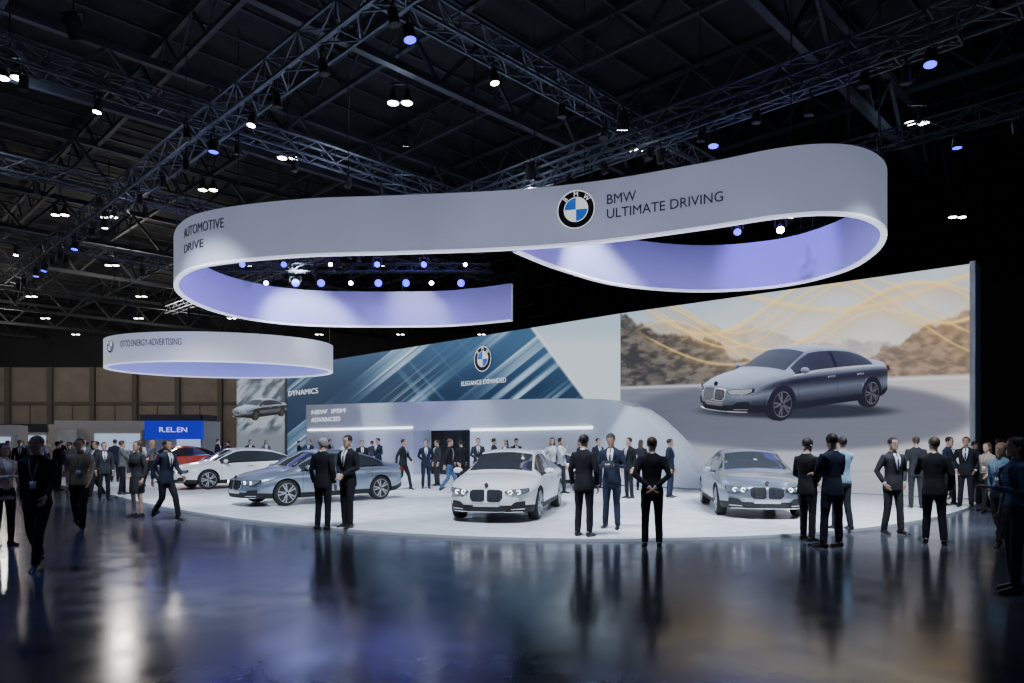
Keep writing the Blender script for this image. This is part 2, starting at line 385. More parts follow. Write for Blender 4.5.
def fabric(name,z0,h,col,e0,e1,base=(0.5,0.5,0.58)):  # light gradient put into the emission, brighter toward the bottom edge
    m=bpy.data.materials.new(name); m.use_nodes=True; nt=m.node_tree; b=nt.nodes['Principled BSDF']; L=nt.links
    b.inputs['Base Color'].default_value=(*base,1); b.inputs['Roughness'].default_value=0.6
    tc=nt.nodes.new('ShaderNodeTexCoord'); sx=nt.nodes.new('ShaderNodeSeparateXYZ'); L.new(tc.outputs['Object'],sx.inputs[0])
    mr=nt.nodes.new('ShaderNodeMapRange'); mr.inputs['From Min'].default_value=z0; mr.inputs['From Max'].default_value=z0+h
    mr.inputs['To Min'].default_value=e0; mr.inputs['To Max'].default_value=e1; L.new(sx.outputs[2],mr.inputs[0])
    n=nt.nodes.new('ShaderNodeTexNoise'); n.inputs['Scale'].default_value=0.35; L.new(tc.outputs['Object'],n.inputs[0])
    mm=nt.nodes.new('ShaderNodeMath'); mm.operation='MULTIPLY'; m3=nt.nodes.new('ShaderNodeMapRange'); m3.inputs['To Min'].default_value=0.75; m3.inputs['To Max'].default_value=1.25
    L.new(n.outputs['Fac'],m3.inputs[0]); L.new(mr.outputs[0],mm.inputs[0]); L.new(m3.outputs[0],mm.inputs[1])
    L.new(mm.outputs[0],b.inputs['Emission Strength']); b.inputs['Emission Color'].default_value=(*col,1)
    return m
M_fab=fabric('painted_glow_fabric',ZR,RH,(0.58,0.62,0.90),0.34,0.28,(0.43,0.45,0.55))
M_fabi=fabric('painted_glow_fabric_inner',ZR,RH,(0.27,0.23,1.0),0.62,0.22,(0.26,0.26,0.46))  # violet light on the inner face put into its emission colour
M_rim=new_mat('ribbon_rim_light',(0.8,0.8,0.9),0.4,emit=(0.72,0.74,1.0),estr=1.0)
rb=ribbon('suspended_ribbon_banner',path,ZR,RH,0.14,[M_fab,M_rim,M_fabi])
S=[0]
for i in range(1,len(path)): S.append(S[-1]+(path[i]-path[i-1]).length)
near=range(12*8,12*17)
def s_at(px):
    i=min(near,key=lambda i:abs(512+F*path[i].x/path[i].y-px))
    a,b=(i,i+1) if 512+F*path[i].x/path[i].y<px else (i-1,i)
    pa=512+F*path[a].x/path[a].y; pb=512+F*path[b].x/path[b].y; t=(px-pa)/(pb-pa)
    return S[a]+t*(S[b]-S[a])
def at_s(s):
    i=int(np.searchsorted(S,s))-1; i=max(0,min(i,len(path)-2)); t=(s-S[i])/(S[i+1]-S[i]); p=path[i].lerp(path[i+1],t)
    a=max(i-1,0);b=min(i+2,len(path)-1); tt=(path[b]-path[a]).normalized(); return p,tt,V((tt.y,-tt.x,0))
def rib_text(name,txt,pxa,pxb,py,cap,mat):
    sa=s_at(pxa); sb=s_at(pxb); p,_,_=at_s(sa); z=H+(HZ-py)*p.y/F
    def f(v):
        p,t,nn=at_s(sa+v.x); return p+nn*(0.085+v.z)+UP*(z+v.y)
    return sign_text(name,txt,cap*1.4,f,mat,width=sb-sa,parent=rb)
rib_text('lettering_top','BMW',607,637,205.5,0.25,M_txtdark)
rib_text('lettering_bottom','ULTIMATE DRIVING',607,724,219.5,0.24,M_txtdark)
rib_text('lettering_left','AUTOMOTIVE',187,226,239,0.28,M_txtdark)
rib_text('lettering_left_small','DRIVE',187,206,254,0.24,M_txtdark)
p,t,nn=at_s(s_at(577)); z=H+(HZ-211)*p.y/F; roundel('emblem',p+nn*0.10+UP*z,t,UP,nn,0.49,rb)
# small ring
ZR2=5.3;cx,cy=-14.7,35.5; RX=5.45
ring2=[V((cx+RX*math.cos(a),cy+4.1*math.sin(a),0)) for a in np.linspace(0,2*math.pi,96,endpoint=False)]
M_fab2=fabric('painted_glow_fabric_small',ZR2,1.35,(0.66,0.72,0.94),0.58,0.44)
M_fab2i=fabric('painted_glow_fabric_small_inner',ZR2,1.35,(0.25,0.28,1.0),0.9,0.35,(0.26,0.26,0.5))  # blue glow of the ring's inside put into the emission as well
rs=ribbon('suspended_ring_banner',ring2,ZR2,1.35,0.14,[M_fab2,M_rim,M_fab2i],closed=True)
def ring_map(px0,z):
    a0=None
    for a in np.linspace(math.pi,2*math.pi,800):
        X=cx+RX*math.cos(a);Y=cy+4.1*math.sin(a)
        if a0 is None and a>math.pi*1.02 and 512+F*X/Y>=px0: a0=a
    def f(v):
        a=a0+v.x/5.0; p=V((cx+RX*math.cos(a),cy+4.1*math.sin(a),0)); nn=V((math.cos(a)/RX,math.sin(a)/4.1,0)).normalized()
        return p+nn*(0.09+v.z)+UP*(z+v.y)
    return f
sign_text('lettering','OTTO ENERGY-ADVERTISING',0.42,ring_map(122,6.05),M_txtdark,width=3.1,parent=rs)
g1=ring_map(113,6.15); q=g1(V((0,0,0))); q2=g1(V((.1,0,0))); ax=(q2-q).normalized(); roundel('emblem',q+V((ax.y,-ax.x,0))*.03,ax,UP,V((ax.y,-ax.x,0)),0.33,rs)
mb=MB()
for i in range(0,len(path),14):
    mb.bar(path[i]+UP*(ZR+RH),path[i]+UP*13.2,0.02)
mb.obj('cables',[M_black],rb)
mb=MB()
for i in range(0,96,16): mb.bar(ring2[i]+UP*(ZR2+1.35),ring2[i]+UP*13.2,0.02)
mb.obj('cables',[M_black],rs)

# ------------------------------------------------------------ ceiling steel
E1=V((-0.713,0.701,0)); E2=V((0.701,0.713,0))
def clipline(P,d):
    t0,t1=-200,200
    for a,lo,hi in ((0,X0+1,X1-1),(1,Y0+1,Y1-1)):
        ta=(lo-P[a])/d[a]; tb=(hi-P[a])/d[a]
        if ta>tb: ta,tb=tb,ta
        t0=max(t0,ta);t1=min(t1,tb)
    return t0,t1
mb=MB()
def webtruss(mb,P,Q,zt,zb,pan,w1,w2):
    Lg=(Q-P).length; nn=max(2,int(Lg/pan)); d=(Q-P)/nn
    mb.bar(P+UP*zt,Q+UP*zt,w1); mb.bar(P+UP*zb,Q+UP*zb,w1)
    for i in range(nn):
        a=P+d*i; m=a+d*0.5; b=a+d
        mb.bar(a+UP*zt,m+UP*zb,w2); mb.bar(m+UP*zb,b+UP*zt,w2)
c0=V((0,20,0))
for k_ in range(-16,17):
    P=c0+E2*(k_*5.0); t0,t1=clipline(P,E1)
    if t1-t0>3: webtruss(mb,P+E1*t0,P+E1*t1,16.2,14.9,2.4,0.16,0.07)
for k_ in range(-9,10):
    P=c0+E1*(k_*9.0+3); t0,t1=clipline(P,E2)
    if t1-t0>3: webtruss(mb,P+E2*t0,P+E2*t1,14.9,12.9,3.4,0.24,0.12)
for k_ in range(-45,46):
    P=c0+E1*(k_*1.8); t0,t1=clipline(P,E2)
    if t1-t0>3: mb.bar(P+E2*t0+UP*16.3,P+E2*t1+UP*16.3,0.10)
mb.obj('roof_truss',[M_roofst],sharp=30)
def boxtruss(mb,P,Q,z,s=0.5,w=0.055):
    d=(Q-P); Lg=d.length; d.normalize(); n_=V((-d.y,d.x,0))*s/2; nn=int(Lg/s/1.3); st_=d*(Lg/nn)
    co_=[n_+UP*s/2,-n_+UP*s/2,-n_-UP*s/2,n_-UP*s/2]
    for c_ in co_: mb.bar(P+UP*z+c_,Q+UP*z+c_,w)
    for i in range(nn):
        a=P+st_*i+UP*z; b=P+st_*(i+1)+UP*z
        for j in range(4):
            c1,c2=co_[j],co_[(j+1)%4]
            if (i+j)%2: c1,c2=c2,c1
            mb.bar(a+c1,b+c2,w*.55)
        if i%2==0:
            for j in range(4): mb.bar(a+co_[j],a+co_[(j+1)%4],w*.5)
mb=MB(); rigs=[]
def rig(P,d,a,b,z,s=0.5): 
    P=V((P[0],P[1],0)); boxtruss(mb,P+d*a,P+d*b,z,s); rigs.append((P,d,a,b,z))
rig((-2.7,13.9),E1,-10,34,10.5,.6)
rig((9.9,13.9),E1,-8,32,10.5,.6)
rig((-2.6,14.2),E2,-6,24,10.9,.5)
rig((-8.5,20),E2,-8,26,10.9,.5)
rig((-14,26),E2,-8,22,10.9,.5)
rig((-20,34),E2,-8,20,10.9,.5)
rig((3.5,20),E1,-8,36,10.2,.45)
rig((-13,14),E1,-4,40,11.2,.5)
rig((15,19),E1,-6,20,11.2,.5)
rig((-16,33),V((1,0,0)),2,15,9.9,.35)
rig((-12,27),V((1,0,0)),1,11,9.2,.3)
mb.obj('lighting_truss',[M_metal],sharp=30)

# ------------------------------------------------------------ light fixtures
mb=MB()
def can(pos,aim,mat,r=0.13,l=0.34,hang=0.5):
    pos=V(pos); d=(V(aim)-pos).normalized(); a=d.cross(V((0,0,1)) if abs(d.z)<.95 else V((1,0,0))).normalized(); b=a.cross(d)
    def rg(o,rr): return [pos+d*o+a*rr*math.cos(x)+b*rr*math.sin(x) for x in np.linspace(0,2*math.pi,14,endpoint=False)]
    mb.loft([rg(-l,r*.55),rg(-l*.8,r*.9),rg(0,r),rg(0.03,r*1.08)],0)
    mb.loft([rg(0.031,r*.9),rg(0.036,r*.86)],mat)
    top=pos+UP*(hang)-d*l*.5
    mb.bar(pos-d*l*.5+a*r*1.3,top+a*r*1.3-UP*hang*.5,0.03); mb.bar(pos-d*l*.5-a*r*1.3,top-a*r*1.3-UP*hang*.5,0.03)
    mb.bar(top+a*r*1.3-UP*hang*.5,top-a*r*1.3-UP*hang*.5,0.03); mb.bar(top-UP*hang*.5,top+UP*0.05,0.03)
def spot(pos,aim,power,color=(0.9,0.95,1),ang=60,blend=0.6,rad=0.15,spec=1.0):
    l=bpy.data.lights.new('spot_lamp','SPOT'); l.energy=power; l.color=color; l.spot_size=math.radians(ang); l.spot_blend=blend; l.shadow_soft_size=rad; l.specular_factor=spec
    o=bpy.data.objects.new('spot_lamp',l); scene.collection.objects.link(o); o.location=V(pos)+(V(aim)-V(pos)).normalized()*0.1
    o.rotation_euler=(V(aim)-V(pos)).to_track_quat('-Z','Y').to_euler(); return o
keys=[((-9,14.5,10.1),(-9.5,23,0),6200,52),((-6,11.8,10.1),(-5.5,18.5,0),6800,52),((-1.5,9.2,10.1),(-0.2,15.5,0),6800,52),((2,9.2,10.1),(1.8,15.5,0),6800,52),((5.5,9.6,10.1),(5.6,15.5,0),6800,52),((9,11.8,10.1),(8.2,17,0),6200,52),
      ((-3,20,10.2),(-4,26,0),5400,58),((3,19,10.2),(3,24,0),5400,58),((-9,27,10.4),(-8,33,0),4400,58),((-13,24,10.4),(-14,31,0),4200,58),
      ((0.6,22.5,10.2),(1.2,28,1.8),2400,60),((-4.5,27.5,10.2),(-4.5,33.3,2),2800,60),((-10,32,10.4),(-10.5,39,2),2800,60)]  # three washes added to brighten the white display wall
for pz,am,pw,an in keys:
    can(pz,am,1,0.17,0.42); spot(pz,am,pw,ang=an,color=(0.80,0.89,1.0),spec=.7)
for i,x in enumerate([-13.2,-11.6,-10.2,-9.0,-7.6,-6.3,-5.0,-3.8,-2.4]):
    can((x,33,9.2),(x*0.45,16,1),2 if i%3!=1 else 1,0.19 if i%3!=1 else .11,0.26,0.5)
for i,x in enumerate([-10.4,-8.8,-7.0,-5.2,-3.4,-1.8]):
    can((x,27,8.55),(x*0.5,10,1),2 if i%3!=2 else 1,0.12 if i%3!=2 else .08,0.24,0.45)
for x,y,m_ in ((5.4,20.3,2),(7.9,20.6,1),(3.6,19.9,2),(6.7,20.8,2)): can((x,y,7.95),(x*.6,y-8,1),m_,0.12,0.24,0.6)
random.seed(11)
for (P,d,a,b,z) in rigs[:9]:
    t=a+1.0
    while t<b-1:
        q=P+d*t; aim=q+V((random.uniform(-3,3),random.uniform(-4,2),-7))
        if q.y>9 and X0<q.x<X1 and q.y<Y1:
            m_=random.choice([1,0,0,2,0,0,0,2,0,0]); can((q.x,q.y,z-0.75),aim,m_,0.14 if m_==2 else .11,0.32,0.45)
        t+=random.uniform(1.3,2.6)
mb.obj('stage_lights',[M_black,M_lens,M_blue],sharp=40)
mb=MB()
def bay(x,y,z):
    for dx in(-0.22,0.22):
        c=V((x+dx,y,z)); rg=lambda o,rr:[c+UP*o+V((rr*math.cos(a),rr*math.sin(a),0)) for a in np.linspace(0,2*math.pi,16,endpoint=False)]
        mb.loft([rg(0,0.2),rg(0.12,0.19),rg(0.26,0.09),rg(0.42,0.08)],0); mb.loft([rg(-0.005,0.17),rg(-0.02,0.15)],1)
        mb.bar(c+UP*.42,c+UP*.6,0.03)
    mb.bar(V((x-.3,y,z+.6)),V((x+.3,y,z+.6)),0.05); mb.bar(V((x,y,z+.6)),V((x,y,15)),0.03)
for px_,py_,zz in [(10,78,12.3),(400,103,12.3),(288,158,12.3),(917,123,12.3),(208,190,12.3),(640,150,12.3),(60,215,12.3)]:
    Y=(zz-H)*F/(HZ-py_); bay((px_-512)/F*Y,Y,zz)
for gx in range(-8,4):
    for gy in range(0,5):
        x=gx*8.0-3+(gy%2)*3; y=33+gy*9
        if X0+2<x<X1-2 and not(x>-2 and y>40): bay(x,y,12.3)
mb.obj('high_bay_lights',[M_black,M_bay],sharp=40)
def point(pos,power,color,rad=0.2,spec=0.02):
    l=bpy.data.lights.new('bay_lamp','POINT'); l.energy=power; l.color=color; l.shadow_soft_size=rad; l.specular_factor=spec
    o=bpy.data.objects.new('bay_lamp',l); scene.collection.objects.link(o); o.location=pos
for x,y in [(-15,21),(-3.5,22),(13.7,23.6)]: point((x,y,12.1),110,(0.62,0.76,1.0),0.25)
for x,y in [(-62,60),(-45,62),(-30,62),(-40,45),(-25,45)]: point((x,y,11.5),1000,(1.0,0.92,0.8),0.4)
for x,y in [(-9,9),(9,8)]: spot((x,y,11),(x*1.1,y+3,0),600,(0.70,0.82,1.0),90,.8,.3,spec=0.0)  # added fill spots with no fixture, brightening the front of the hall
# purple/blue washes
spot((-9,22,10),(-12,27,7.2),1800,(0.24,0.12,1.0),70); spot((-4,24,10),(-6,30.4,7.2),1800,(0.26,0.15,1),80)
spot((6,19,10),(8.8,22.5,7.3),2200,(0.24,0.14,1),55)
spot((-10,10,10),(-7.5,8,0),1000,(0.08,0.14,1.0),50,spec=.4); spot((-13,16,10.5),(-12,14,0),900,(0.08,0.14,1.0),70,spec=.4)

# ------------------------------------------------------------ cars
def sm_table(pts,win):
    g=np.arange(-3,3.001,0.01); xs=[p[0] for p in pts]; ys=[p[1] for p in pts]
    y=np.interp(g,xs,ys); k=int(win/0.01)|1; ker=np.hanning(k+2)[1:-1]; ker/=ker.sum()
    yp=np.pad(y,k//2,'edge'); y=np.convolve(yp,ker,'valid'); return lambda x:float(np.interp(x,g,y))
fZt=sm_table([(-2.42,.93),(-2.36,1.02),(-2.25,1.06),(-1.95,1.085),(-1.72,1.11),(-1.3,1.29),(-.9,1.405),(-.4,1.45),(.1,1.455),(.42,1.42),(.85,1.215),(1.24,1.0),(1.34,.965),(1.6,.93),(2.0,.86),(2.25,.79),(2.36,.74),(2.42,.70)],0.16)
fBelt=sm_table([(-2.42,.83),(-2.2,.93),(-1.5,.965),(-.5,.94),(.5,.915),(1.2,.87),(1.8,.79),(2.2,.71),(2.42,.62)],0.3)
fW=sm_table([(-2.42,.74),(-2.3,.83),(-1.9,.90),(-1.4,.93),(0,.915),(1.4,.93),(1.9,.905),(2.2,.86),(2.36,.80),(2.42,.76)],0.15)
fWr=sm_table([(-2.42,.62),(-1.75,.67),(-1.3,.61),(-.9,.57),(0,.585),(.45,.575),(.85,.635),(1.25,.70),(1.6,.71),(2.42,.58)],0.25)
fZb=sm_table([(-2.42,.34),(-2.1,.24),(-1.5,.20),(1.6,.19),(2.42,.22)],0.3)
K=5
def bow(x,y):
    if x>1.2: return x-((x-1.2)/1.22)**2*.42*(abs(y)/.9)**2.6
    if x<-1.4: return x+((-x-1.4)/1.02)**2*.26*(abs(y)/.9)**2.6
    return x
def fsurf(y,z): return 2.42+.05*max(-1.2,1-((z-.45)/.27)**2)-.42*(abs(y)/.9)**2.6
def rsurf(y,z): return -2.42-.05*max(-1.2,1-((z-.65)/.30)**2)+.26*(abs(y)/.9)**2.6
def section(x):
    W=fW(x);zb=fZb(x);be=fBelt(x);Wr=fWr(x);zt=fZt(x);zr=zt-(.055 if -1.7<x<1.2 else .04)
    zr=max(zr,be+.03); y2=.92*W; r=[(y2*i/K,zb) for i in range(K)]
    r.append((y2,zb)); zs=zb+.14
    r+=[(.972*W,zb+.045),(.985*W,zs)]
    for f_,k_ in ((.22,.992),(.42,1.0),(.60,1.0),(.70,.985),(.77,.992),(.84,1.003),(.94,.985)): r.append((k_*W,zs+(be-zs)*f_))
    r.append((.955*W,be)); yb=.945*W
    for f_ in (.10,.36,.62,.87): r.append((yb+(Wr-yb)*f_+.022*math.sin(math.pi*f_),be+(zr-be)*f_))
    r.append((Wr,zr))
    for i in range(K-1,-1,-1):
        s_=i/K; r.append((Wr*s_,zr+(zt-zr)*(1-s_**2.2)))
    return r
NB=K; JR=len(section(0))-1-K
JBELT=NB+10; 
def build_car():
    gaps=[1.03,-.20,-1.12]
    xs=set(np.round(np.arange(-2.42,2.4201,0.055),4)); xs|={2.405,-2.405,.50,1.2,-1.68,-.95,1.05,-1.55,-.29}
    for g in gaps: 
        xs={x for x in xs if abs(x-g)>0.02}; xs|={g-.005,g+.005}
    xs=sorted(xs)
    rings=[]
    for x in xs:
        h=section(x); 
        e=max(0,1-(2.42-abs(x))/.03)
        ring=[(y,z) for y,z in h]; ring+= [(-y,z) for y,z in h[-2:0:-1]]
        rings.append([V((bow(x,y*(1-.012*e)),y*(1-.012*e),z)) for y,z in ring])
    n_=len(rings[0]); nh=len(section(0)); vs=[p for r in rings for p in r]; fs=[];ms=[]
    for i in range(len(xs)-1):
        xm=(xs[i]+xs[i+1])/2
        for j in range(n_):
            k_=(j+1)%n_; fs.append((i*n_+j,(i+1)*n_+j,(i+1)*n_+k_,i*n_+k_))
            jj=j if j<nh-1 else n_-1-j
            m=0; isgap=any(abs(xm-g)<0.006 for g in gaps)
            if jj<NB+2: m=2
            elif JBELT+1<=jj<JR-1+0 and -1.55<xm<1.05: m=1 if not(-.29<xm<-.195) else 2
            elif jj==JBELT and -1.62<xm<1.12: m=3
            elif jj>=JR and (.50<xm<1.2 or -1.68<xm<-.95): m=1
            if isgap and NB+2<=jj<JBELT: m=7
            ms.append(m)
    def cap(ri,surf,flip):
        base=ri*n_; idx={}
        rows=list(range(NB,JR+1))
        def rv(j,s): return base+(j if s>=0 else (n_-j)%n_)
        for a,j in enumerate(rows):
            for c in range(-K,K+1):
                if a==0: idx[a,c]=rv(abs(c),c)
                elif j==JR and abs(c)<=K: idx[a,c]=rv(JR+(K-abs(c)),c)
                elif abs(c)==K: idx[a,c]=rv(j,c)
                else:
                    y,z=section(xs[ri])[j]; y=y*c/K
                    blend=1-abs(c)/K; xx=surf(y,z); x_edge=bow(xs[ri],y)
                    fz=min(1,min(a,len(rows)-1-a)/3)
                    vs.append(V((x_edge+(xx-x_edge)*min(1,blend*2.5)*fz,y,z))); idx[a,c]=len(vs)-1
        for a in range(len(rows)-1):
            for c in range(-K,K):
                q=(idx[a,c],idx[a,c+1],idx[a+1,c+1],idx[a+1,c]); 
                if len(set(q))<4: q=tuple(dict.fromkeys(q))
                if flip: q=q[::-1]
                fs.append(q); ms.append(2 if a<2 else 0)
    cap(len(xs)-1,fsurf,False); cap(0,rsurf,True)
    mb=MB(); mb.add(vs,fs,ms)
    body=mb.obj('tmp_body',[M_black]*11,sharp=None)
    cut=MB()
    for wx in (1.47,-1.42):
        for s_ in (1,-1):
            cut.loft([[V((wx+.385*math.cos(a),s_*yy,.335+.385*math.sin(a))) for a in np.linspace(0,2*math.pi,40,endpoint=False)[::(1 if s_<0 else -1)]] for yy in (.60,1.2)],2)
    cutter=cut.obj('tmp_cut',[M_black]*11,sharp=None)
    import bmesh
    for ob in (body,cutter):
        bm=bmesh.new(); bm.from_mesh(ob.data); bmesh.ops.remove_doubles(bm,verts=bm.verts,dist=1e-5); bmesh.ops.recalc_face_normals(bm,faces=bm.faces); bm.to_mesh(ob.data); bm.free()
    md=body.modifiers.new('b','BOOLEAN'); md.operation='DIFFERENCE'; md.object=cutter; md.solver='EXACT'
    bpy.context.view_layer.update()
    me=bpy.data.meshes.new_from_object(body.evaluated_get(bpy.context.evaluated_depsgraph_get()))
    out=MB(); out.add([v.co.copy() for v in me.vertices],[tuple(p.vertices) for p in me.polygons],[p.material_index for p in me.polygons])
    bpy.data.objects.remove(body); bpy.data.objects.remove(cutter)
    def patch(y0,y1,zt,zb,offs,mat,nu=10,nv=4,surf=fsurf,sgn=1,th=.02):
        for s_ in (1,-1):
            P=[];Q=[]
            for a in range(nu+1):
                y=y0+(y1-y0)*a/nu
                for b in range(nv+1):
                    z=zb(y)+(zt(y)-zb(y))*b/nv; x=surf(y,z); P.append(V((x+offs*sgn,s_*y,z))); Q.append(V((x-th*sgn,s_*y,z)))
            g=lambda a,b:a*(nv+1)+b; fs_=[]; N=len(P)
            for a in range(nu):
                for b in range(nv): fs_.append((g(a,b),g(a+1,b),g(a+1,b+1),g(a,b+1)))
            bd=[g(a,0) for a in range(nu+1)]+[g(nu,b) for b in range(1,nv+1)]+[g(a,nv) for a in range(nu-1,-1,-1)]+[g(0,b) for b in range(nv-1,0,-1)]
            for i in range(len(bd)): 
                a=bd[i];b=bd[(i+1)%len(bd)]; fs_.append((b,a,a+N,b+N))
            out.add(P+Q,fs_,mat)
            if y0<0: break
    L_=lambda *p:(lambda y:float(np.interp(y,[q[0] for q in p],[q[1] for q in p])))
    patch(.025,.33,L_((.025,.655),(.06,.675),(.29,.665),(.33,.63)),L_((.025,.46),(.06,.43),(.27,.43),(.33,.50)),.020,3,12,6)
    patch(.05,.305,L_((.05,.64),(.08,.655),(.27,.647),(.305,.615)),L_((.05,.475),(.075,.45),(.255,.45),(.305,.505)),.026,2,12,6)
    for i in range(7):
        y=.075+i*.034
        for s_ in(1,-1): out.bar((fsurf(y,.60)+.028,s_*y,.635),(fsurf(y,.47)+.028,s_*y,.47),.010,3)
    patch(.37,.80,L_((.37,.635),(.45,.665),(.70,.685),(.80,.69)),L_((.37,.60),(.45,.565),(.70,.565),(.80,.615)),.018,2,14,5)
    patch(.39,.785,L_((.39,.63),(.45,.655),(.70,.675),(.785,.68)),L_((.39,.607),(.45,.575),(.70,.575),(.785,.622)),.022,9,14,5)
    for yy in (.47,.62):
        for s_ in(1,-1):
            c=V((fsurf(yy,.615)+.03,s_*yy,.615)); 
            for k_ in range(18):
                a=2*math.pi*k_/18;b=2*math.pi*(k_+1)/18
                out.bar(c+V((0,.038*math.cos(a),.038*math.sin(a))),c+V((0,.038*math.cos(b),.038*math.sin(b))),.012,6)
    patch(-.42,.42,L_((-.42,.315),(-.36,.345),(.36,.345),(.42,.315)),L_((-.42,.265),(-.36,.235),(.36,.235),(.42,.265)),.014,2,20,4)
    patch(.47,.74,L_((.47,.34),(.55,.42),(.74,.44)),L_((.47,.27),(.55,.25),(.74,.26)),.016,2,8,4)
    patch(.49,.73,L_((.49,.285),(.73,.292)),L_((.49,.272),(.73,.278)),.024,3,8,2)
    patch(-.26,.26,lambda y:.40,lambda y:.335,.022,10,8,2)
    patch(-.70,.70,lambda y:.235,lambda y:.222,.03,3,20,2)
    cE=V((2.40,0,.742)); out.loft([[cE+V((.012*o,.04*math.cos(a),.04*math.sin(a)))+V((.02*o-.02*math.sin(a),0,.02*o)) for a in np.linspace(0,2*math.pi,16,endpoint=False)] for o in (0,1)],2)
    patch(.42,.78,lambda y:.92,lambda y:.80,.018,8,10,3,rsurf,-1); patch(-.5,.5,lambda y:.42,lambda y:.33,.015,2,12,3,rsurf,-1)
    for s_ in (1,-1):
        out.ell((.93,s_*1.02,.985),(.075,.105,.065),0,12,8); out.bar((.95,s_*.86,.93),(.94,s_*.98,.955),.045,2)
        for hx in (.0,-.98): out.box((hx+.0,s_*(fW(hx)*1.0+.008),.80),(.22,.03,.03),3)
    for wx in (1.47,-1.42):
        for s_ in (1,-1):
            yo=s_*.915; R=.338
            def rg(y,r): return [V((wx+r*math.cos(a),y,.338+r*math.sin(a))) for a in np.linspace(0,2*math.pi,40,endpoint=False)]
            out.loft([rg(yo-s_*.22,R-.06),rg(yo-s_*.21,R-.01),rg(yo-s_*.17,R),rg(yo-s_*.05,R),rg(yo-s_*.012,R-.012),rg(yo,R-.05),rg(yo-s_*.004,R-.085)],4)
            out.loft([rg(yo-s_*.003,R-.083),rg(yo+s_*.002,R-.092),rg(yo-s_*.012,R-.10),rg(yo-s_*.06,R-.11),rg(yo-s_*.14,R-.11)],5,cap=False)
            out.loft([rg(yo-s_*.10,R-.10),rg(yo-s_*.11,R-.10)],2)
            out.loft([rg(yo-s_*.075,.16),rg(yo-s_*.09,.16)],3)
            out.loft([rg(yo-s_*.06,.055),rg(yo-s_*.012,.045),rg(yo-s_*.01,.03)],5)
            for k_ in range(10):
                base=2*math.pi*(k_//2)/5; da=(.16 if k_%2 else -.16)
                a1=base+da*.9; a2=base+da*1.15
                p=V((wx+.03*math.cos(a1),yo-s_*.02,.338+.03*math.sin(a1))); q=V((wx+(R-.09)*math.cos(a2),yo-s_*.012,.338+(R-.09)*math.sin(a2)))
                out.bar(p,q,.034,5)
    return out
CAR=build_car()
def paint(name,col,metal=0.5): return new_mat(name,col,0.28,metal,coat=1.0,noise=0.02,nscale=2)
M_glass=new_mat('car_glass',(0.035,0.04,0.048),0.06,spec=0.9,noise=0.02)
M_chrome=new_mat('chrome',(0.75,0.76,0.8),0.15,1.0,noise=0.02)
M_tyre=new_mat('tyre_rubber',(0.015,0.015,0.016),0.8,noise=0.1)
M_rimm=new_mat('alloy_rim',(0.55,0.56,0.6),0.3,0.8,noise=0.02)
M_drl=new_mat('daylight_led',(1,1,1),0.3,emit=(0.9,0.95,1),estr=4)
M_gap=new_mat('panel_gap',(0.03,0.03,0.03),0.8,noise=0.02)
M_red=new_mat('rear_lamp',(0.4,0.01,0.01),0.2,noise=0.02)
M_lg=new_mat('headlamp_glass',(0.25,0.28,0.32),0.08,0.5,noise=0.05)
M_plt=new_mat('number_plate',(0.55,0.56,0.58),0.5,noise=0.02)
P_white=paint('white_paint',(0.82,0.83,0.85),0.0); P_silver=paint('silver_paint',(0.33,0.38,0.45),0.7); P_blue=paint('pale_blue_paint',(0.28,0.34,0.44),0.6)
P_red=paint('orange_red_paint',(0.7,0.06,0.02),0.2)
carme=CAR.mesh('car_mesh',[P_white,M_glass,M_black,M_chrome,M_tyre,M_rimm,M_drl,M_gap,M_red,M_lg,M_plt],sharp=32)
def car(x,y,dx,dy,pnt,s=1.0,z=PH):
    o=link(carme,'sedan_car'); o.location=(x,y,z); o.rotation_euler=(0,0,math.atan2(dy,dx)); o.scale=(s,s,s)
    o.material_slots[0].link='OBJECT'; o.material_slots[0].material=pnt; return o
car(0.0,16.6,-1.0,-4.7,P_white,1.03)
car(5.8,17.3,-.75,-4.7,P_silver,1.03)
car(-5.4,19.7,-.70,-.71,P_blue)
car(-10.1,26.0,-.72,-.69,P_white)
car(-17.6,37,-.5,-.85,P_red)
car(0.8,25.1,-.9,-.43,P_white,0.95)
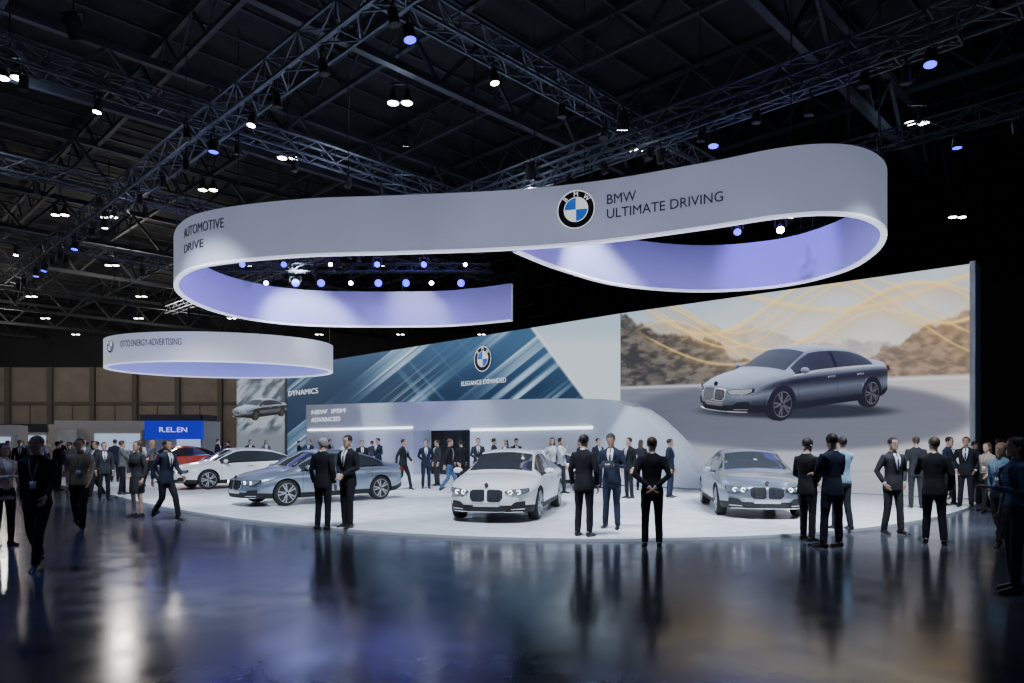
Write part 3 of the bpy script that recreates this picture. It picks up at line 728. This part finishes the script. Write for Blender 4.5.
def car_picture(name,cx_,yh,hcam,depth,heading,mapP,nrm,scale,parent,mat,rel=0.03,tint=(112,121,140)):
    ca,sa=math.cos(heading),math.sin(heading)
    R=np.array(CAR.v); Xw=R[:,0]*ca-R[:,1]*sa; Yw=R[:,0]*sa+R[:,1]*ca+depth; Zw=R[:,2]
    tm=bpy.data.meshes.new('t'); tm.from_pydata(CAR.v,[],CAR.f); tm.update()
    vn_=[v.normal.copy() for v in tm.vertices]
    vs=[];fs=[];cols=[]
    sunv=V((-.35,-.25,.9)).normalized()
    base={0:tint,1:(22,28,38),2:(12,13,16),3:(190,196,206),4:(12,12,14),5:(150,153,160),6:(245,248,255),7:(30,32,38),8:(120,20,20),9:(170,180,192),10:(140,142,145)}
    for pi,pl_ in enumerate(tm.polygons):
        nn=pl_.normal; mi=CAR.m[pi]; nw_=V((nn.x*ca-nn.y*sa,nn.x*sa+nn.y*ca,nn.z)); ctr=pl_.center
        cw=V((ctr.x*ca-ctr.y*sa,ctr.x*sa+ctr.y*ca+depth,ctr.z)); vd=(V((0,0,hcam))-cw).normalized()
        if nw_.dot(vd)<0.0 and mi in (0,1,2): continue
        o_=len(vs)
        for vi in pl_.vertices:
            vn3=vn_[vi] if mi in (0,1) else nn
            m_=V((vn3.x*ca-vn3.y*sa,vn3.x*sa+vn3.y*ca,vn3.z)); cz=CAR.v[vi][2]
            sh=0.42+0.68*max(0,m_.dot(sunv))+0.15*max(0,m_.z); fr=(1-abs(m_.dot(vd)))**3
            if mi==0: sh+=.30*math.sin(cz*15-.5)*min(1,max(0,(abs(vn3.y)-.3)*3))+.45*fr
            c_=[min(250,k*sh) for k in base[mi]]
            if mi==1: c_=[k+70*fr+30*max(0,m_.z) for k in c_]
            cols.append(c_)
            sx=cx_+scale*F*Xw[vi]/Yw[vi]; sy=yh+scale*F*(hcam-Zw[vi])/Yw[vi]
            q=mapP(sx,sy); dist=Yw[vi]; vs.append(q+nrm*(0.012+rel*(1-(dist-(depth-3))/6)))
        fs.append(tuple(range(o_,len(vs))))
    me=bpy.data.meshes.new(name); me.from_pydata(vs,[],fs); at=me.color_attributes.new('art','FLOAT_COLOR','POINT')
    c4=np.concatenate([tolin(np.array(cols)),np.ones((len(cols),1))],1); at.data.foreach_set('color',c4.ravel()); me.materials.append(mat); me.update()
    return link(me,name,parent)
dr=(B-A).normalized(); nr=V((dr.y,-dr.x,0)); 
if nr.y>0:nr=-nr
car_picture('screen_car_picture',801,323,1.95,14.6,math.atan2(-.72,-.69),lambda a,b:on_line(A,B,a,b,0.012),nr,0.93,lw,M_led,0.03)
car_picture('panel_car_picture',262,392,1.95,14.6,math.atan2(-.72,-.69),lambda a,b:on_line(D,A,a,b,0.012),nl,0.27,lw,M_led2,0.03)

# ------------------------------------------------------------ people
# slots: 0 jacket 1 trousers 2 skin 3 hair 4 shirt 5 shoes 6 tie 7 eyewhite 8 eye dark 9 lips 10 accessory
def hand(mb,w,d,pn,side,curl,mat=2):
    w=V(w); d=V(d).normalized(); pn=V(pn); pn=(pn-d*pn.dot(d)).normalized(); s_=d.cross(pn).normalized()*side
    def rg(c,a,b,ra,rb,n=10): return [c+a*ra*math.cos(x)+b*rb*math.sin(x) for x in np.linspace(0,2*math.pi,n,endpoint=False)]
    mb.loft([rg(w-d*.03,s_,pn,.026,.021),rg(w+d*.01,s_,pn,.028,.020),rg(w+d*.045,s_,pn,.039,.017),rg(w+d*.085,s_,pn,.041,.014),rg(w+d*.095,s_,pn,.036,.011)],mat)
    for i,(o,l) in enumerate(((.030,.072),(.010,.080),(-.010,.075),(-.029,.060))):
        p=w+d*.082+s_*o; dd=d.copy(); pts=[p]; 
        for k_,fr in enumerate((.45,.3,.25)):
            ang=curl*(.7,1.0,.8)[k_]; dd=(dd*math.cos(ang)+(pn-dd*pn.dot(dd)).normalized()*math.sin(ang)).normalized()
            p=p+dd*l*fr; pts.append(p)
        mb.tube(pts,[.0095,.009,.008,.006],mat,7,ref=tuple(s_))
    p=w+d*.025+s_*.028; t1=(d*.75+s_*.65+pn*.25).normalized(); t2=(d*.9+s_*.2+pn*.4).normalized()
    mb.tube([p-t1*.01,p+t1*.035,p+t1*.035+t2*.03,p+t1*.035+t2*.05],[.013,.011,.009,.006],mat,7,ref=tuple(pn))
def make_person(name,arms,legs,female=False,lean=0.0,headyaw=0.0,headpitch=0.0,curl=.35,style='suit',prop=None,hairlong=False,bag=False):
    body=MB(); det=MB()
    sw=0.90 if female else 1.0; ca_,sa_=math.cos(headyaw),math.sin(headyaw)
    def bend(p):
        p=V(p); z=max(0,p.z-.95); return V((p.x,p.y-lean*z,p.z-0.3*lean*lean*z))
    tor=[(.80,.175,.128,.005),(.86,.178,.13,.005),(.94,.174,.126,.004),(1.02,.160,.116,.0),(1.10,.150,.106,-.002),(1.18,.155,.110,-.004),(1.27,.170,.118,-.006),(1.35,.182,.120,-.004),(1.41,.188,.112,.0),(1.45,.176,.095,.006),(1.485,.130,.078,.012),(1.52,.070,.064,.014)]
    if style!='suit': tor=[(z,w_*.97,d_*.95,y_) for z,w_,d_,y_ in tor if z>.85]; tor[0]=(.90,.168,.118,0)
    if female: tor=[(z,(w_*(.80+.10*abs(z-1.1)/.35) if z<1.35 else w_*.88),d_*(.92 if z<1.2 else 1.0),y_-(.02 if 1.24<z<1.38 else 0)) for z,w_,d_,y_ in tor]
    def ring(z,w_,d_,y_,p=2.5,n_=24):
        o=[]
        for a in np.linspace(0,2*math.pi,n_,endpoint=False):
            c_,s_=math.cos(a),math.sin(a); o.append(bend((math.copysign(abs(c_)**(2/p),c_)*w_,math.copysign(abs(s_)**(2/p),s_)*d_+y_,z)))
        return o
    body.loft([ring(*t) for t in tor],0)
    body.loft([ring(z,w_,d_,0) for z,w_,d_ in ((.80,.12,.10),(.86,.165,.115),(.93,.162,.115),(1.0,.15,.108))],1)
    body.tube([bend((0,.02,1.46)),bend((0,.012,1.56)),bend((0,.0,1.62))],[.062 if not female else .050,.056 if not female else .045,.05],2,14)
    for s_ in (1,-1):
        e,wr=arms[0 if s_>0 else 1]; e=bend(e);wr=bend(wr); sh=bend((s_*.175*sw,.005,1.425)); sh0=bend((s_*.10*sw,.005,1.43))
        k_=.86 if female else 1.0
        m1=sh.lerp(e,.5); m2=e.lerp(wr,.5); fd=(wr-e).normalized()
        if style=='tee':
            body.tube([sh0,sh,m1],[.055*k_,.066*k_,.058*k_],0,14); body.tube([m1.lerp(sh,.2),m1,e,m2,wr],[.045*k_,.045*k_,.040*k_,.036*k_,.027*k_],2,12)
        else:
            body.tube([sh0,sh,m1,e,m2,wr-fd*.005],[.055*k_,.068*k_,.060*k_,.052*k_,.047*k_,.040*k_],0,14)
            if style=='suit': det.tube([wr-fd*.02,wr+fd*.012],[.034*k_,.033*k_],4,12)
        inward=V((-s_,0,0)); pn=inward if fd.z<-.6 else (V((0,0,-1)) if abs(fd.z)<.8 else inward)
        if abs(fd.z)>=.6 and fd.z>0: pn=V((0,1,0))
        hand(det,wr+fd*.02,fd,pn,(1 if (fd.cross(pn)).dot(V((0,-1,.2)) if fd.z<-.6 else V((-s_,0,.4)))>0 else -1),curl)
        hp,kn,an,pit=legs[0 if s_>0 else 1]; hp=V(hp);kn=V(kn);an=V(an)
        tk=hp.lerp(kn,.45); ck=kn.lerp(an,.35); kk=.93 if female else 1.0
        if style=='skirt':
            body.tube([kn.lerp(hp,.1),kn,ck+V((0,.01,0)),an],[.06,.052,.05,.034],2,14)
        else:
            body.tube([hp+V((0,0,.04)),hp,tk,kn,ck,an+V((0,0,-.01))],[.085*kk,.098*kk,.086*kk,.066*kk,.064*kk,(.056 if not female else .044)],1,16)
        c_,q_=math.cos(pit),math.sin(pit)
        def sp(y,z): 
            yy=y; zz=z-.085; return V((0,yy*c_+zz*q_,zz*c_-yy*q_))+an
        sec=[(.075,.030,.02,.075),(.06,.038,.0,.095),(.02,.042,.0,.11),(-.04,.040,.005,.085),(-.10,.046,.0,.06),(-.155,.042,.0,.045),(-.19,.022,.005,.03)]
        rings=[]
        for y,w_,z0,z1 in sec:
            z0=max(z0,0.002)
            rings.append([sp(y,(z0+z1)/2+(z1-z0)/2*math.sin(a))+V((w_*math.cos(a)*(1 if math.sin(a)>-.3 else 1.1)+s_*(-y*.10),0,0)) for a in np.linspace(0,2*math.pi,12,endpoint=False)])
        det.loft(rings,5)
    if style=='skirt':
        body.loft([ring(z,w_,d_,y_) for z,w_,d_,y_ in ((.56,.165,.14,0),(.70,.17,.145,0),(.85,.165,.13,0),(.97,.14,.105,0))],1)
    tmp=body.obj('tmp',[M_black]*11,sharp=None)
    bv=BVHTree.FromPolygons([V(v) for v in body.v],body.f); src=body.m
    md=tmp.modifiers.new('r','REMESH'); md.mode='VOXEL'; md.voxel_size=.0145
    ms_=tmp.modifiers.new('s','SMOOTH'); ms_.factor=.5; ms_.iterations=3
    bpy.context.view_layer.update()
    ev=tmp.evaluated_get(bpy.context.evaluated_depsgraph_get()); me=ev.to_mesh()
    co_=np.array([v.co[:] for v in me.vertices]); no_=np.array([v.normal[:] for v in me.vertices])
    fold=fbm(co_[:,0]*14+co_[:,1]*9+40,co_[:,2]*9+co_[:,1]*6+40,3)-.45
    cz=co_[:,2]; amp=np.where(cz>1.5,0,np.where(cz<.09,0,.016)); co_=co_+no_*(fold*amp)[:,None]
    fs=[tuple(p.vertices) for p in me.polygons]; mm=[]
    for p in me.polygons:
        h_=bv.find_nearest(p.center); mm.append(src[h_[2]])
    ev.to_mesh_clear(); bpy.data.objects.remove(tmp)
    out=MB(); out.add(co_.tolist(),fs,mm); out.add(det.v,det.f,det.m)
    tz=[t[0] for t in tor]
    def fy(x,z):
        w_=np.interp(z,tz,[t[1] for t in tor]);d_=np.interp(z,tz,[t[2] for t in tor]);y_=np.interp(z,tz,[t[3] for t in tor])
        return y_-d_*max(0,1-(abs(x)/w_)**2.5)**(1/2.5)
    def fpatch(zs,half,mat,off_,x0=0.0):
        P=[];fs_=[];nx=6
        for z,hw in zip(zs,half):
            for i in range(nx+1):
                x=x0-hw+2*hw*i/nx; P.append(bend((x,fy(x,z)-off_,z)))
        for a in range(len(zs)-1):
            for b in range(nx): fs_.append((a*(nx+1)+b,a*(nx+1)+b+1,(a+1)*(nx+1)+b+1,(a+1)*(nx+1)+b))
        out.add(P,fs_,mat)
    if style=='suit':
        fpatch([1.18,1.26,1.34,1.41,1.46,1.50],[.004,.032,.055,.064,.060,.048],4,.013)
        if not female: fpatch([1.19,1.24,1.34,1.44,1.47,1.492],[.003,.020,.017,.011,.014,.016],6,.019)
        for s_ in (1,-1):
            for za,zb,xa,xb in ((1.18,1.33,.008,.054),(1.33,1.47,.054,.064)):
                P=[]
                for k_ in range(5):
                    t_=k_/4; z=za+(zb-za)*t_; x=xa+(xb-xa)*t_
                    for dx in (0,.028 if za<1.3 or t_<.6 else .028*(1-t_)+.012): P.append(bend((s_*(x+dx),fy(x+dx,z)-.018,z)))
                out.add(P,[(2*i,2*i+1,2*i+3,2*i+2) for i in range(4)],0)
        out.loft([[bend((r*math.cos(a),.014+r*1.02*math.sin(a)-k_*.012,z)) for a in np.linspace(0,2*math.pi,16,endpoint=False)] for r,z,k_ in ((.066,1.495,0),(.063,1.53,0),(.058,1.532,0))],4,cap=False)
    hc=bend((0,-.008,1.545)); hh=.238 if not female else .228
    def hx(p):
        x,y,z=p; c_,q_=math.cos(headpitch),math.sin(headpitch); y2=y*c_+(z-.05)*(-q_)*1.0; z2=(z-.05)*c_+y*q_+.05
        return hc+V((x*ca_-y2*sa_,x*sa_+y2*ca_,z2))
    prof=[(0,.020,.022,-.060),(.05,.036,.040,-.048),(.13,.050,.062,-.030),(.24,.060,.078,-.014),(.36,.067,.088,-.004),(.48,.072,.094,.0),(.60,.0755,.098,.004),(.72,.074,.096,.007),(.83,.064,.084,.009),(.92,.046,.062,.010),(.975,.026,.036,.010),(1.0,.008,.010,.010)]
    def hr(t,w_,d_,y_,k_=1.0,n_=20):
        o=[]
        for a in np.linspace(0,2*math.pi,n_,endpoint=False):
            x=w_*math.cos(a)*k_; y=d_*math.sin(a)*k_+y_
            if math.sin(a)<0 and .42<t<.56: 
                if .15<abs(math.cos(a))<.7: y+=.006
            o.append((x,y,t*hh))
        return o
    out.loft([[hx(q) for q in hr(*p)] for p in prof],2)
    out.loft([[hx((w_,y_,z_*hh)),hx((0,y_-dp,z_*hh)),hx((-w_,y_,z_*hh)),hx((0,y_+.01,z_*hh))] for z_,w_,y_,dp in ((.52,.008,-.088,.006),(.44,.011,-.088,.016),(.375,.017,-.086,.026),(.35,.014,-.084,.012))],2)
    for s_ in (1,-1):
        out.ell(hx((s_*.031,-.080,.49*hh)),(.0125,.010,.0075),7,8,6); out.ell(hx((s_*.031,-.0885,.49*hh)),(.006,.004,.006),8,8,6)
        out.loft([[hx((s_*x,y,(z+dz)*hh)) for x,y in ((.016,-.0925),(.032,-.0915),(.046,-.081),(.046,-.077),(.032,-.086),(.016,-.088))] for z,dz in ((.57,0),(.57,.022))],3)
        out.ell(hx((s_*.076,.008,.46*hh)),(.009,.018,.031),2,8,6)
    out.ell(hx((0,-.083,.225*hh)),(.022,.009,.0065),9,10,6)
    hp_=[(t,w_*1.075+.003,d_*1.07+.004,y_+.003) for t,w_,d_,y_ in prof if t>=.36]; hp_=[(min(1.03,t*1.02+.005),w_,d_,y_) for t,w_,d_,y_ in hp_]
    n_=20; P=[hx(q) for p in hp_ for q in hr(*p)]; raw=[q for p in hp_ for q in hr(*p)]; fs_=[]
    for i in range(len(hp_)-1):
        for j in range(n_):
            k_=(j+1)%n_; q=(i*n_+j,i*n_+k_,(i+1)*n_+k_,(i+1)*n_+j)
            cy_=sum(raw[a][1] for a in q)/4; cz_=sum(raw[a][2] for a in q)/4/hh
            lim=.80 if cy_<-.045 else (.66 if cy_<-.015 else (.52 if cy_<.02 else .30))
            if cz_>lim: fs_.append(q)
    fs_.append(tuple(range((len(hp_)-1)*n_,len(hp_)*n_)))
    out.add(P,fs_,3)
    if hairlong:
        rr=[]
        for z,w_,d_,y_ in ((1.0,.05,.05,.03),(.8,.078,.07,.035),(.5,.088,.065,.05),(.2,.09,.055,.062),(-.1,.088,.045,.07),(-.35,.07,.032,.075),(-.5,.04,.02,.075)):
            rr.append([hx((w_*math.cos(a),y_+d_*math.sin(a),z*hh)) for a in np.linspace(0,2*math.pi,16,endpoint=False)])
        out.loft(rr,3)
    if prop=='phone':
        c_=(bend(arms[0][1])+bend(arms[1][1]))/2+V((0,-.09,.03)); out.box(c_,(.09,.012,.16),10,Matrix.Rotation(-.7,3,'X'))
    if prop=='tablet':
        c_=(bend(arms[0][1])+bend(arms[1][1]))/2+V((0,-.10,.02)); out.box(c_,(.24,.012,.18),10,Matrix.Rotation(-.9,3,'X'))
    if bag:
        rg=[[bend((w_*math.copysign(abs(math.cos(a))**.6,math.cos(a)),.20+d_*math.copysign(abs(math.sin(a))**.6,math.sin(a)),z)) for a in np.linspace(0,2*math.pi,16,endpoint=False)] for z,w_,d_ in ((.98,.12,.06),(1.02,.15,.085),(1.25,.15,.085),(1.40,.13,.07),(1.44,.08,.03))]
        out.loft(rg,10)
        for s_ in (1,-1): 
            pts=[bend((s_*.10,.12,1.42)),bend((s_*.10,.02,1.475)),bend((s_*.10,fy(.1,1.40)-.015,1.40)),bend((s_*.115,fy(.115,1.25)-.015,1.25)),bend((s_*.16,-.03,1.10)),bend((s_*.13,.12,1.03))]
            out.tube(pts,[(.022,.006)]*6,10,8,ref=(1,0,0))
    if style in('tee','sweater') and not bag:
        for s_ in(1,-1): out.tube([bend((s_*.055,.03,1.505)),bend((s_*.06,fy(.06,1.45)-.012,1.45)),bend((s_*.03,fy(.03,1.3)-.016,1.3)),bend((0,fy(0,1.18)-.018,1.18))],[(.007,.003)]*4,4,6,ref=(1,0,0))
        q=bend((0,fy(0,1.13)-.02,1.13)); out.box(q,(.08,.006,.10),4)
    return out
LS=(((.088,0,.91),(.105,-.012,.50),(.115,.02,.085),0),((-.088,0,.91),(-.105,-.012,.50),(-.115,.02,.085),0))
LW=(((.088,0,.90),(.14,-.01,.49),(.19,.02,.085),0),((-.088,0,.90),(-.14,-.01,.49),(-.17,-.03,.085),0))
LC=(((.088,0,.91),(.10,-.05,.50),(.12,-.06,.085),0),((-.088,0,.91),(-.11,.0,.50),(-.14,.06,.085),0))
LWK=(((.085,0,.90),(.09,-.18,.51),(.09,-.27,.09),-.15),((-.085,0,.90),(-.09,.02,.48),(-.09,.27,.16),.55))
down=((.245,.03,1.15),(.235,-.05,.90)); mir=lambda a:tuple((-x,y,z) for x,y,z in a)
clasp=((.25,.0,1.15),(.045,-.20,1.02)); cross=((.25,-.06,1.17),(-.05,-.20,1.20)); crossR=((-.25,-.06,1.17),(.06,-.225,1.16))
phoneA=((.235,-.03,1.15),(.07,-.28,1.20)); gest=((.25,-.10,1.18),(.22,-.33,1.25)); pock=((.29,.06,1.16),(.205,-.035,.94))
swf=((.23,-.08,1.16),(.21,-.26,.98)); swb=((-.23,.13,1.17),(-.24,.13,.92)); behind=((.27,.10,1.17),(.05,.19,.98))
chin=((.20,-.16,1.20),(.06,-.20,1.42))
POSES={
'stand':dict(arms=(down,mir(down)),legs=LS),
'wide':dict(arms=(down,mir(pock)),legs=LW,headyaw=.3),
'clasp':dict(arms=(clasp,mir(clasp)),legs=LC,headpitch=.12),
'cross':dict(arms=(cross,crossR),legs=LW,headyaw=-.35),
'phone':dict(arms=(phoneA,mir(phoneA)),legs=LS,headpitch=.4,prop='phone',curl=.7),
'tablet':dict(arms=(phoneA,mir(phoneA)),legs=LC,headpitch=.45,prop='tablet',lean=.12,curl=.7),
'gest':dict(arms=(gest,mir(down)),legs=LC,headyaw=.4),
'behind':dict(arms=(behind,mir(behind)),legs=LS,headyaw=-.2),
'walk':dict(arms=(swf,swb),legs=LWK,lean=.05),
'walkcas':dict(arms=(swf,swb),legs=LWK,lean=.05,style='sweater'),
'walktee':dict(arms=(swf,swb),legs=LWK,lean=.05,style='tee'),
'pocket':dict(arms=(pock,mir(pock)),legs=LC),
'casual':dict(arms=(down,mir(chin)),legs=LC,style='sweater'),
'fwalk':dict(arms=(swf,swb),legs=LWK,female=True,style='sweater',hairlong=True),
'fstand':dict(arms=(down,mir(phoneA)),legs=LS,female=True,style='suit',hairlong=True),
'fskirt':dict(arms=(down,mir(clasp)),legs=LS,female=True,style='skirt',hairlong=True),
'fbag':dict(arms=(phoneA,mir(down)),legs=LC,female=True,style='sweater',hairlong=True,bag=True),
}
def cloth(n_,c): return new_mat(n_,c,0.85,spec=0.25,noise=0.12,nscale=25,bump=0.15)
J={'navy':cloth('cloth_navy',(0.014,0.019,0.040)),'black':cloth('cloth_black',(0.010,0.011,0.015)),'char':cloth('cloth_charcoal',(0.03,0.032,0.038)),'grey':cloth('cloth_grey',(0.12,0.12,0.13)),
'blue':cloth('cloth_blue',(0.06,0.11,0.22)),'white':cloth('cloth_white',(0.65,0.66,0.68)),'tan':cloth('cloth_tan',(0.28,0.23,0.18)),'lblue':cloth('cloth_light_blue',(0.25,0.40,0.55)),'pink':cloth('cloth_pink',(0.5,0.36,0.33)),'teal':cloth('cloth_teal',(0.02,0.12,0.14))}
SK=[new_mat('skin_light',(0.52,0.32,0.23),0.5,noise=0.05,nscale=10),new_mat('skin_mid',(0.36,0.20,0.13),0.5,noise=0.05,nscale=10),new_mat('skin_deep',(0.14,0.07,0.045),0.5,noise=0.05,nscale=10)]
HR=[new_mat('hair_dark',(0.012,0.009,0.007),0.6,noise=0.2,nscale=40),new_mat('hair_brown',(0.06,0.035,0.02),0.6,noise=0.2,nscale=40),new_mat('hair_grey',(0.3,0.3,0.3),0.6,noise=0.2,nscale=40),new_mat('hair_blond',(0.3,0.2,0.09),0.6,noise=0.2,nscale=40)]
M_shoe=new_mat('shoe_leather',(0.01,0.01,0.01),0.3,noise=0.05); M_tie=cloth('tie',(0.02,0.03,0.08)); M_eye=new_mat('eye_white',(0.7,0.7,0.7),0.3,noise=0.02); M_pup=new_mat('eye_dark',(0.02,0.015,0.01),0.2,noise=0.02)
M_lip=new_mat('lips',(0.3,0.1,0.08),0.5,noise=0.05); M_acc=new_mat('accessory_dark',(0.02,0.022,0.03),0.4,noise=0.1)
PM={}
for k_,v_ in POSES.items():
    PM[k_]=make_person(k_,**v_).mesh('figure_'+k_,[J['navy'],J['navy'],SK[0],HR[0],J['white'],M_shoe,M_tie,M_eye,M_pup,M_lip,M_acc],sharp=None)
def person(x,y,head,pose,jk='navy',tr=None,skin=0,hair=0,s=1.0,z=None):
    fem=pose[0]=='f'
    o=link(PM[pose],'woman_visitor' if fem else ('man_in_suit' if POSES[pose].get('style','suit')=='suit' else 'man_visitor'))
    if z is None: z=PH if on_plat(x,y) else 0.0
    o.location=(x,y,z); o.rotation_euler=(0,0,math.radians(head)); o.scale=(s,s,s)
    for i,m in ((0,J[jk]),(1,J[tr or jk]),(2,SK[skin]),(3,HR[hair])):
        o.material_slots[i].link='OBJECT'; o.material_slots[i].material=m
    return o
def pg(px,py,*a,**k):
    x,y=ground(px,py); return person(x,y,*a,**k)
pg(4,546,60,'fstand','pink','black',0,1,.95)
pg(38,568,10,'walkcas','black','black',1,0,1.0)
pg(80,531,20,'walktee','tan','black',0,0,.99)
pg(137,517,-20,'fskirt','char','char',0,1,.97)
pg(166,520,70,'walk','navy','black',1,0,.98)
pg(323,530,160,'stand','black','black',0,2,1.0)
pg(348,530,-30,'clasp','black','black',0,0,1.0)
pg(584,539,150,'stand','black','black',0,0,1.0)
pg(612,531,-20,'tablet','navy','navy',0,0,1.02)
pg(652,547,170,'behind','black','black',0,1,1.0)
pg(807,541,120,'clasp','black','black',0,0,.99)
pg(832,548,200,'cross','navy','navy',1,0,1.03)
pg(842,532,190,'casual','lblue','char',0,0,.98)
pg(893,534,10,'pocket','char','char',0,0,1.0)
pg(934,544,150,'gest','black','black',0,1,1.0)
pg(629,500,-60,'stand','black','black',0,0,1.0)
pg(670,499,60,'stand','navy','navy',0,0,.98)
pg(916,510,160,'stand','char','char',0,1,1.0)
pg(949,507,30,'clasp','navy','black',0,0,1.0)
pg(966,509,-40,'pocket','black','black',1,0,1.0)
pg(987,513,-70,'fwalk','tan','black',0,1,.95)
pg(1001,545,-60,'fwalk','lblue','char',0,3,.95)
pg(1016,592,-100,'fbag','blue','navy',0,1,.99)
for a in [(104,500,40,'stand','char','black',0,0),(97,497,-30,'walk','navy','black',1,0),(122,496,120,'casual','grey','black',0,1),(70,492,0,'walkcas','grey','black',0,0),(58,490,150,'stand','black','black',0,0),
 (152,488,-90,'fwalk','grey','black',0,3),(20,486,30,'walk','black','black',0,0),(218,476,90,'stand','black','black',0,0),(228,475,-90,'stand','navy','navy',0,0),
 (362,484,20,'stand','black','black',0,0),(378,483,-40,'clasp','navy','navy',0,0),(403,491,70,'walk','black','black',0,0),(426,490,10,'behind','navy','navy',0,0),(437,487,-60,'stand','char','char',0,0),(449,494,90,'walkcas','black','blue',0,1),(461,486,200,'stand','black','black',0,0),
 (478,488,10,'clasp','char','char',0,1),(494,486,100,'stand','navy','navy',0,0),(506,485,-30,'fstand','black','black',0,0),(516,485,20,'phone','black','black',0,0),(552,495,-10,'fstand','white','black',0,0),(561,495,60,'casual','white','char',0,0),(580,493,-100,'stand','black','black',0,0),
 (598,490,30,'stand','navy','navy',0,0),(641,492,150,'fstand','char','black',0,1),(372,478,160,'stand','char','char',0,0),(345,477,0,'fskirt','white','black',0,1),(330,476,70,'stand','black','black',0,0),(310,474,-20,'walk','navy','black',0,0),(299,473,100,'stand','black','black',0,0),
 (1012,508,-20,'stand','navy','black',0,0),(1000,503,60,'casual','grey','black',0,1),(975,503,10,'stand','char','char',0,0),
 (250,474,30,'stand','black','black',0,0),(266,473,30,'fstand','grey','black',0,0),(84,484,30,'stand','grey','black',0,0),(40,482,90,'walkcas','blue','black',0,0),(115,483,200,'stand','navy','black',0,0),(140,480,30,'fstand','white','black',0,1),(8,480,100,'stand','char','char',0,0)]:
    pg(a[0],a[1],a[2],a[3],a[4],a[5],a[6],a[7],random.uniform(.95,1.02))
BO=[(-23.9,51,3.9),(-33,58,7),(-43,60,8),(-52,60,6),(-28.5,60,5),(-38,50,5),(-36,42,3)]
random.seed(5)
for i in range(60):
    x=random.uniform(-58,-20); y=random.uniform(40,62)
    if on_plat(x,y) or x>-y*0.42 or any(abs(x-a)<c/2+.9 and abs(y-b)<2.8 for a,b,c in BO): continue
    person(x,y,random.uniform(0,360),random.choice(['stand','clasp','walk','casual','fstand','walkcas','pocket','fwalk']),random.choice(['black','navy','char','grey','blue','white','teal']),random.choice(['black','navy','char']),random.choice([0,0,1,2]),random.choice([0,0,1,3]),random.uniform(.93,1.03))

# ------------------------------------------------------------ distant booths
M_bpan=new_mat('booth_white',(0.55,0.56,0.58),0.5,noise=0.05); M_bblue=new_mat('booth_blue',(0.02,0.03,0.5),0.4,emit=(0.01,0.02,0.8),estr=0.5,noise=0.02)
M_bdk=new_mat('booth_dark',(0.05,0.06,0.08),0.5,noise=0.1); M_bgl=new_mat('booth_screen_glow',(0.5,0.6,0.8),0.4,emit=(0.45,0.6,0.85),estr=0.7,noise=0.2,nscale=1)
def booth(x,y,w_,h_,d_,ban,rot=0):
    mb=MB(); mb.box((0,d_/2,h_/2),(w_,0.15,h_),0); mb.box((-w_/2,0,h_/2),(0.15,d_,h_),0); mb.box((w_/2,0,h_/2),(0.15,d_,h_),0)
    bh=1.3 if ban==1 else .7
    mb.box((0,-d_/2,h_-bh/2),(w_+.15,0.3,bh),ban); mb.box((0,-d_/2+.3,.5),(w_*.35,.6,1.0),0); mb.box((0,-d_/2+.3,1.03),(w_*.4,.7,.06),3)
    mb.box((0,d_/2-.12,h_*.5),(w_*.6,.06,h_*.42),2)
    o=mb.obj('exhibition_booth',[M_bpan,M_bblue,M_bgl,M_bdk],sharp=30); o.location=(x,y,0); o.rotation_euler=(0,0,rot)
    return o
b0=booth(-23.9,51,3.9,3.2,3,1); booth(-33,58,7,3.4,4,0,.2); booth(-43,60,8,3.2,4,3,.1); booth(-52,60,6,3.6,4,0,-.1); booth(-28.5,60,5,4.0,3,3); booth(-38,50,5,2.9,3,0,.4); booth(-36,42,3,2.6,2,3,.3)
sign_text('booth_lettering','R.EL.EN',0.5,lambda v:V((-1.0+v.x,-1.68-v.z,2.4+v.y)),M_txtwhite,width=2.0,parent=b0)
print('objects',len(bpy.data.objects))
